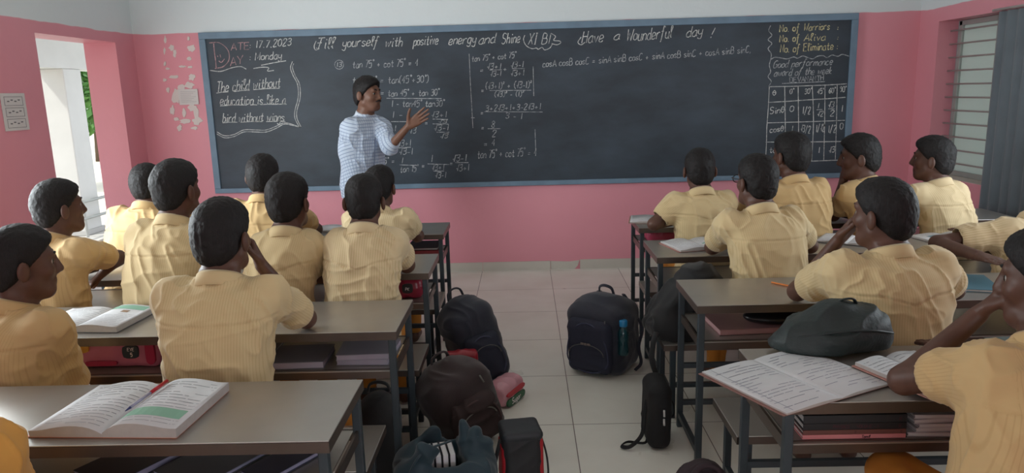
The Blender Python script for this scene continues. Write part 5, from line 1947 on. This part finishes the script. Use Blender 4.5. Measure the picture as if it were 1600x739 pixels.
# navy backpack beside the left benches
backpack('dark navy backpack slumped beside the second left desk', (-0.215, 3.75, 0.0), radians(26), 0.27, 0.23, 0.50, NAVY, lean=radians(-6), roll=radians(-15), seed=21, pulls=False, straps=False)
backpack('dark maroon backpack on the floor against the third left desk', (-0.25, 3.08, 0.0), radians(34), 0.30, 0.22, 0.40, MAROON, lean=radians(-4), roll=radians(-16), seed=22, zipc=(150, 148, 140), fold=0.020, straps=False)
root, P, A, m = backpack('big navy backpack standing in the aisle with a blue capped bottle', (0.455, 3.93, 0.0), radians(-32), 0.345, 0.28, 0.435, (27, 29, 44), lean=radians(4), pocket_top=0.78, seed=23, logo=(110, 96, 90), fold=0.007)
backpack('black backpack on the floor under the third left desk', (-0.592, 2.73, 0.0), 0, 0.155, 0.17, 0.38, (20, 20, 22), seed=24, pulls=False, straps=False, pocket=False, fold=0.006)
# loose straps of the aisle backpack are on its far side; a strap also trails on the floor
st = [P(0.15, 0.10, 0.30) - np.array(root.location), P(0.21, 0.06, 0.24) - np.array(root.location), P(0.20, 0.03, 0.14) - np.array(root.location), P(0.225, 0.0, 0.06) - np.array(root.location), P(0.20, -0.03, 0.02) - np.array(root.location)]
MB().tube(spline(st, 5), 0.011, 8, flat=0.4).build('loose_strap', m, root, smooth=True)
# water bottle in the side pocket
bp = P(0.176, -0.125, 0.15)
bt = thing('water_bottle', 'green tinted water bottle with a blue cap in the side of the aisle backpack', 'bottle', bp)
gm = mat('bottle_plastic', (24, 70, 78), 0.15)
gm.node_tree.nodes['Principled BSDF'].inputs['Transmission Weight'].default_value = 0.35
MB().lathe([(0.026, 0.0), (0.030, 0.006), (0.030, 0.07), (0.027, 0.08), (0.030, 0.09), (0.030, 0.125), (0.020, 0.150), (0.0135, 0.156), (0.0135, 0.166)], n=20).build('bottle_body', gm, bt, smooth=True)
MB().lathe([(0.021, 0.160), (0.0225, 0.163), (0.0225, 0.190), (0.019, 0.195)], n=20).build('cap', mat('blue_cap', (32, 120, 168), 0.35), bt, smooth=True)
# slim black bag with white zip pulls
A = axes_of(radians(3), 0, radians(2))
c = np.array((0.585, 3.02, 0.0))
ops = [('u', p_rbox(c + (0, 0, 0.145), A, (0.052, 0.10, 0.145), 0.045), 0.0), ('u', p_rbox(c + (0.0, -0.085, 0.12), A, (0.044, 0.03, 0.11), 0.028), 0.02)]
sb = soft('sling_bag', ops, mat('sling_black', (17, 18, 20), 0.8, var=0.1), None, c, 0.006, 0.005, 30, floor_z=0.001)
tag(sb, 'slim black bag with white zip pulls beside the third right desk', 'bag')
for z in (0.195, 0.155):
    MB().tube([(0.012, -0.118, z), (0.012, -0.124, z - 0.028)], 0.0045, 6).build('zip_pull', mat('white_pull', (206, 206, 204), 0.4), sb, smooth=True)
MB().tube(spline([(-0.045, -0.02, 0.20), (-0.062, -0.05, 0.14), (-0.075, -0.07, 0.06), (-0.13, -0.10, 0.02), (-0.165, -0.08, 0.014), (-0.13, -0.04, 0.012), (-0.06, -0.06, 0.016), (-0.045, -0.05, 0.05)], 6), 0.009, 8, flat=0.35).build('strap', mat('sling_black', (17, 18, 20), 0.8), sb, smooth=True)
MB().tube(spline([(0.05, 0.06, 0.18), (0.085, 0.06, 0.15), (0.09, 0.06, 0.09), (0.05, 0.06, 0.07)], 5), 0.008, 8, flat=0.4).build('side_strap', mat('sling_black', (17, 18, 20), 0.8), sb, smooth=True)
# slumped black backpack on the bench
c = np.array((0.755, 3.37, HB))
A = axes_of(0, 0, radians(0))
ops = [('u', p_rbox(c + (0.05, 0.0, 0.11), A, (0.155, 0.14, 0.11), 0.08), 0.0), ('u', p_ell(c + (0.085, 0.0, 0.22), A, (0.115, 0.12, 0.12)), 0.10), ('u', p_ell(c + (-0.04, -0.02, 0.06), A, (0.13, 0.12, 0.06)), 0.10),
       ('u', p_cap(c + (-0.115, -0.08, 0.035), c + (0.08, -0.06, 0.27), 0.035, 0.045), 0.06), ('u', p_cap(c + (0.05, -0.02, 0.29), c + (0.15, 0.02, 0.28), 0.035, 0.035), 0.05)]
bb = soft('backpack', ops, mat('slack_black_cloth', (20, 21, 23), 0.8, var=0.15, sheen=0.1), None, c, 0.007, 0.020, 33, (13, 9, 9), floor_z=HB + 0.001)
tag(bb, 'black backpack slumped on the second right bench beside the boy with glasses', 'backpack')
MB().tube(spline([(-0.12, -0.10, 0.06), (-0.155, -0.18, 0.02), (-0.165, -0.20, -0.06), (-0.145, -0.20, -0.13)], 5), 0.013, 8, flat=0.4).build('strap', mat('slack_black_cloth', (29, 31, 33), 0.75), bb, smooth=True)
MB().tube(spline([(-0.10, -0.125, 0.07), (-0.03, -0.125, 0.16), (0.06, -0.115, 0.26)], 6), 0.010, 8, flat=0.5).build('piping', mat('piping_black', (20, 21, 23), 0.6), bb, smooth=True)
# dark green bag on the nearest right desk
c = np.array((1.02, 2.245, HD + 0.013))
ops = [('u', p_ell(c + (0, 0, 0.045), np.eye(3), (0.185, 0.085, 0.064)), 0.0), ('u', p_ell(c + (-0.06, 0.01, 0.02), np.eye(3), (0.145, 0.085, 0.045)), 0.05), ('u', p_ell(c + (0.02, 0.03, 0.09), np.eye(3), (0.12, 0.05, 0.05)), 0.06)]
gb = soft('bag', ops, mat('dark_green_nylon', (36, 47, 47), 0.55, var=0.2, bump=0.2, bscale=90), None, c, 0.006, 0.020, 37, (10, 8, 26), floor_z=HD + 0.0145)
tag(gb, 'dark green nylon bag slumped at the back of the nearest right desk', 'bag')
MB().tube(spline([(-0.16, -0.05, 0.05), (-0.05, -0.085, 0.075), (0.07, -0.08, 0.078), (0.16, -0.04, 0.055)], 6), 0.004, 6).build('seam', mat('green_piping', (28, 38, 38), 0.5), gb, smooth=True)
MB().tube(spline([(0.0, 0.03, 0.135), (0.02, 0.01, 0.155), (0.05, 0.01, 0.155), (0.07, 0.03, 0.13)], 5), 0.007, 8, flat=0.5).build('handle', mat('green_piping', (28, 38, 38), 0.5), gb, smooth=True)
# open teal bag with books standing in it
c = np.array((-0.295, 2.42, 0.0))
A = axes_of(radians(14), 0, 0)
tm = mat('teal_nylon', (14, 46, 58), 0.6, var=0.2, vscale=10, sheen=0.2)
def TB(x, y, z):
    return c + A[0] * x + A[1] * y + np.array((0, 0, z))


ops = [('u', p_rbox(c + (0, 0, 0.135), A, (0.175, 0.14, 0.135), 0.06), 0.0),
       ('u', p_cap(TB(-0.15, -0.07, 0.22), TB(-0.07, -0.08, 0.325), 0.045, 0.032), 0.05), ('u', p_cap(TB(-0.07, -0.08, 0.335), TB(0.02, -0.06, 0.325), 0.032, 0.030), 0.03), ('u', p_cap(TB(-0.10, 0.06, 0.24), TB(-0.02, 0.08, 0.31), 0.04, 0.03), 0.05),
       ('u', p_cap(TB(0.085, 0.03, 0.22), TB(0.075, 0.045, 0.352), 0.05, 0.020), 0.04), ('u', p_cap(TB(0.115, -0.04, 0.2), TB(0.12, 0.0, 0.33), 0.045, 0.022), 0.03), ('u', p_cap(TB(0.15, -0.03, 0.16), TB(0.155, -0.01, 0.29), 0.035, 0.022), 0.02),
       ('s', p_rbox(TB(-0.01, -0.005, 0.32), A, (0.075, 0.085, 0.24), 0.03), 0.02)]
tbg = soft('backpack', ops, tm, None, c, 0.0055, 0.012, 41, floor_z=0.001)
tag(tbg, 'open dark teal backpack with book edges showing, at the bottom of the picture', 'backpack')
MB().tube(spline([TB(0.115, -0.075, 0.20) - c, TB(0.122, -0.04, 0.30) - c, TB(0.122, 0.0, 0.352) - c], 6), 0.004, 6).build('zip', mat('zip_silver', (130, 150, 156), 0.4, 0.5), tbg, smooth=True)
MB().tube(spline([TB(-0.16, -0.115, 0.22) - c, TB(-0.09, -0.11, 0.335) - c, TB(0.02, -0.075, 0.352) - c], 6), 0.007, 8, flat=0.5).build('flap_edge', tm, tbg, smooth=True)
for k, lab in enumerate(('leftmost white edged book standing in the open teal backpack', 'second white edged book from the left in the open teal backpack', 'third white edged book from the left in the open teal backpack', 'rightmost white edged book standing in the open teal backpack')):
    b = thing('book', lab, 'book', c + A[0] * (-0.05 + 0.0255 * k) + np.array((0, 0, 0.10)), radians(14), 'books standing in the open teal backpack')
    MB().box(-0.011, -0.009, -0.055, 0.055, 0, 0.19).box(0.009, 0.011, -0.055, 0.055, 0, 0.19).build('cover', mat('dark_cover', (44, 46, 54), 0.6), b)
    MB().box(-0.009, 0.009, -0.053, 0.053, 0, 0.187).build('pages', PAGE, b)
# black and red lunch bag
c = np.array((-0.018, 2.61, 0.0))
A = axes_of(radians(10), 0, 0)
lm = mat('lunch_black', (30, 31, 34), 0.65, var=0.15)
lr = mat('lunch_red', (168, 28, 38), 0.6)
lb = soft('lunch_bag', [('u', p_rbox(c + (0, 0, 0.135), A, (0.076, 0.07, 0.135), 0.028), 0.0)], lm, None, c, 0.005, 0.004, 45, floor_z=0.001)
tag(lb, 'small black lunch bag with red sides standing on the floor tiles', 'bag')
soft('side_panel', [('u', p_rbox(c + A[0] * 0.064 + (0, 0, 0.125), A, (0.018, 0.061, 0.122), 0.016), 0.0)], lr, lb, c, 0.005, 0.002, 46, floor_z=0.001)
soft('side_panel', [('u', p_rbox(c - A[0] * 0.066 + (0, 0, 0.115), A, (0.016, 0.061, 0.11), 0.014), 0.0)], lr, lb, c, 0.005, 0.002, 47, floor_z=0.001)
soft('lid', [('u', p_rbox(c + (0, 0, 0.262), A, (0.078, 0.072, 0.020), 0.018), 0.0)], mat('lunch_top', (40, 43, 48), 0.55, var=0.1), lb, c, 0.005, 0.003, 48)
MB().tube(spline([A[0] * 0.082 + (0, 0, 0.23), A[0] * 0.102 + (0, -0.02, 0.16), A[0] * 0.108 + (0, -0.03, 0.08), A[0] * 0.095 + (0, -0.03, 0.02)], 5), 0.011, 8, flat=0.35).build('strap', lm, lb, smooth=True)
MB().tube(spline([A[0] * -0.078 + (0, 0, 0.23), A[0] * -0.10 + (0, -0.03, 0.15), A[0] * -0.112 + (0, -0.05, 0.06), A[0] * -0.108 + (0, -0.07, 0.02), A[0] * -0.09 + (0, -0.06, 0.05)], 6), 0.009, 8, flat=0.4).build('strap', lm, lb, smooth=True)
# maroon bag at the bottom edge
c = np.array((0.56, 2.06, 0.0))
mbg = soft('bag', [('u', p_rbox(c + (0, 0, 0.18), np.eye(3), (0.072, 0.11, 0.18), 0.06), 0.0), ('u', p_ell(c + (0.0, 0.0, 0.355), np.eye(3), (0.055, 0.07, 0.05)), 0.05)], mat('plum_cloth', (50, 36, 42), 0.8, var=0.2), None, c, 0.006, 0.016, 51, (14, 14, 10), floor_z=0.001)
tag(mbg, 'dark plum bag whose crumpled top shows at the bottom edge', 'bag')
MB().tube(spline([(-0.05, -0.02, 0.37), (-0.02, -0.03, 0.415), (0.02, -0.03, 0.415), (0.05, -0.02, 0.37)], 5), 0.010, 8).build('handle', mat('plum_cloth', (50, 36, 42), 0.8), mbg, smooth=True)


# packets
def packet(label, c, rz, w, d, hgt, main, seed, text=None, textcol=(230, 220, 220), blobs=(), name='packet'):
    A = axes_of(rz)
    c = np.array(c, float)
    p = soft(name, [('u', p_rbox(c + (0, 0, hgt / 2), A, (w / 2, d / 2, hgt / 2), min(d, hgt) * 0.3), 0.0), ('u', p_ell(c + (0, 0, hgt * 0.5), A, (w * 0.46, d * 0.52, hgt * 0.48)), 0.02)],
             mat('film_%d_%d_%d' % tuple(main), main, 0.3, var=0.1), None, c, 0.005, 0.006, seed, (16, 16, 16), floor_z=c[2] + 0.001)
    tag(p, label, 'packet')
    yf = -d * 0.55 - 0.004
    for nm, x0, x1, z0, z1, col in blobs:
        mb = MB()
        n = 18
        ring = []
        for k in range(n):
            a = 2 * pi * k / n
            q = 1.0 / max(abs(cos(a)), abs(sin(a))) ** 0.6
            ring.append(((x0 + x1) / 2 + (x1 - x0) / 2 * q * cos(a) * 0.9, yf, (z0 + z1) / 2 + (z1 - z0) / 2 * q * sin(a) * 0.9))
        vs = [A[0] * r_[0] + A[1] * r_[1] + np.array((0, 0, r_[2])) for r_ in ring]
        vs2 = [v - A[1] * -0.012 for v in vs]
        mb.add(vs + vs2, [tuple(range(n))] + [(k, k + n, (k + 1) % n + n, (k + 1) % n) for k in range(n)])
        mb.build(nm, mat('print_%d_%d_%d' % tuple(col), col, 0.4), p)
    if text:
        mb = MB()
        for s, x, z, hh in text:
            ribbons(mb, s, A[0] * x + A[1] * (yf - 0.001) + np.array((0, 0, z)), A[0], (0, 0, 1), hh, hh * 0.2, -A[1])
        mb.build('lettering', mat('packet_print', textcol, 0.5), p)
    return p


packet('pink plastic packet with a yellow patch and dark label, third left shelf', (-1.57, 2.66, SH), 0.0, 0.34, 0.10, 0.135, (196, 112, 140), 61, text=[('EYE', 0.060, 0.074, 0.012), ('5', 0.070, 0.052, 0.014)],
       blobs=(('yellow_patch', -0.155, -0.085, 0.065, 0.128, (212, 158, 52)), ('crimson_band', -0.12, 0.02, 0.014, 0.036, (164, 40, 78)), ('dark_label', 0.035, 0.105, 0.04, 0.098, (44, 56, 66)), ('crimson_end', 0.125, 0.165, 0.012, 0.12, (170, 40, 80))))
packet('crimson packet with a black square print on the second left shelf', (-0.64, 3.545, SH), 0.0, 0.27, 0.12, 0.105, (150, 40, 62), 62, text=[('PK', 0.055, 0.048, 0.014)], textcol=(160, 140, 140), blobs=(('black_print', 0.035, 0.095, 0.03, 0.085, (40, 38, 42)),))
packet('pink packet on the shelf at the end of the front right desk', (0.90, 4.64, 0.577), radians(90), 0.24, 0.20, 0.085, (190, 70, 100), 63)
packet('pink green and red snack carton on the floor before the navy backpack', (-0.105, 3.47, 0.0), radians(62), 0.22, 0.12, 0.12, (206, 150, 160), 64, text=[('Sugar', -0.05, 0.016, 0.028)], blobs=(('green_band', -0.10, 0.10, 0.004, 0.052, (40, 92, 60)), ('red_band', -0.10, 0.10, 0.056, 0.085, (186, 40, 56))))
packet('red plastic folder bag standing behind the maroon backpack', (-0.31, 3.40, 0.0), radians(8), 0.16, 0.07, 0.30, (150, 26, 42), 65)
# dark pouch and oddments on the third right shelf
c = np.array((1.06, 2.93, SH + 0.0245))
po = soft('pouch', [('u', p_ell(c + (0, 0, 0.027), np.eye(3), (0.13, 0.07, 0.028)), 0.0)], mat('black_vinyl', (24, 24, 27), 0.3), None, c, 0.005, 0.004, 71, floor_z=c[2] + 0.0005)
tag(po, 'shiny black pouch lying on the pinkish book, third right shelf', 'pouch')
mb = MB()
ribbons(mb, 'XNX', (0.05, -0.062, 0.034), (0.96, 0.25, 0), (0, -0.6, 0.8), 0.020, 0.003, (0, -0.8, -0.6))
mb.build('lettering', mat('pouch_print', (150, 146, 138), 0.5), po)
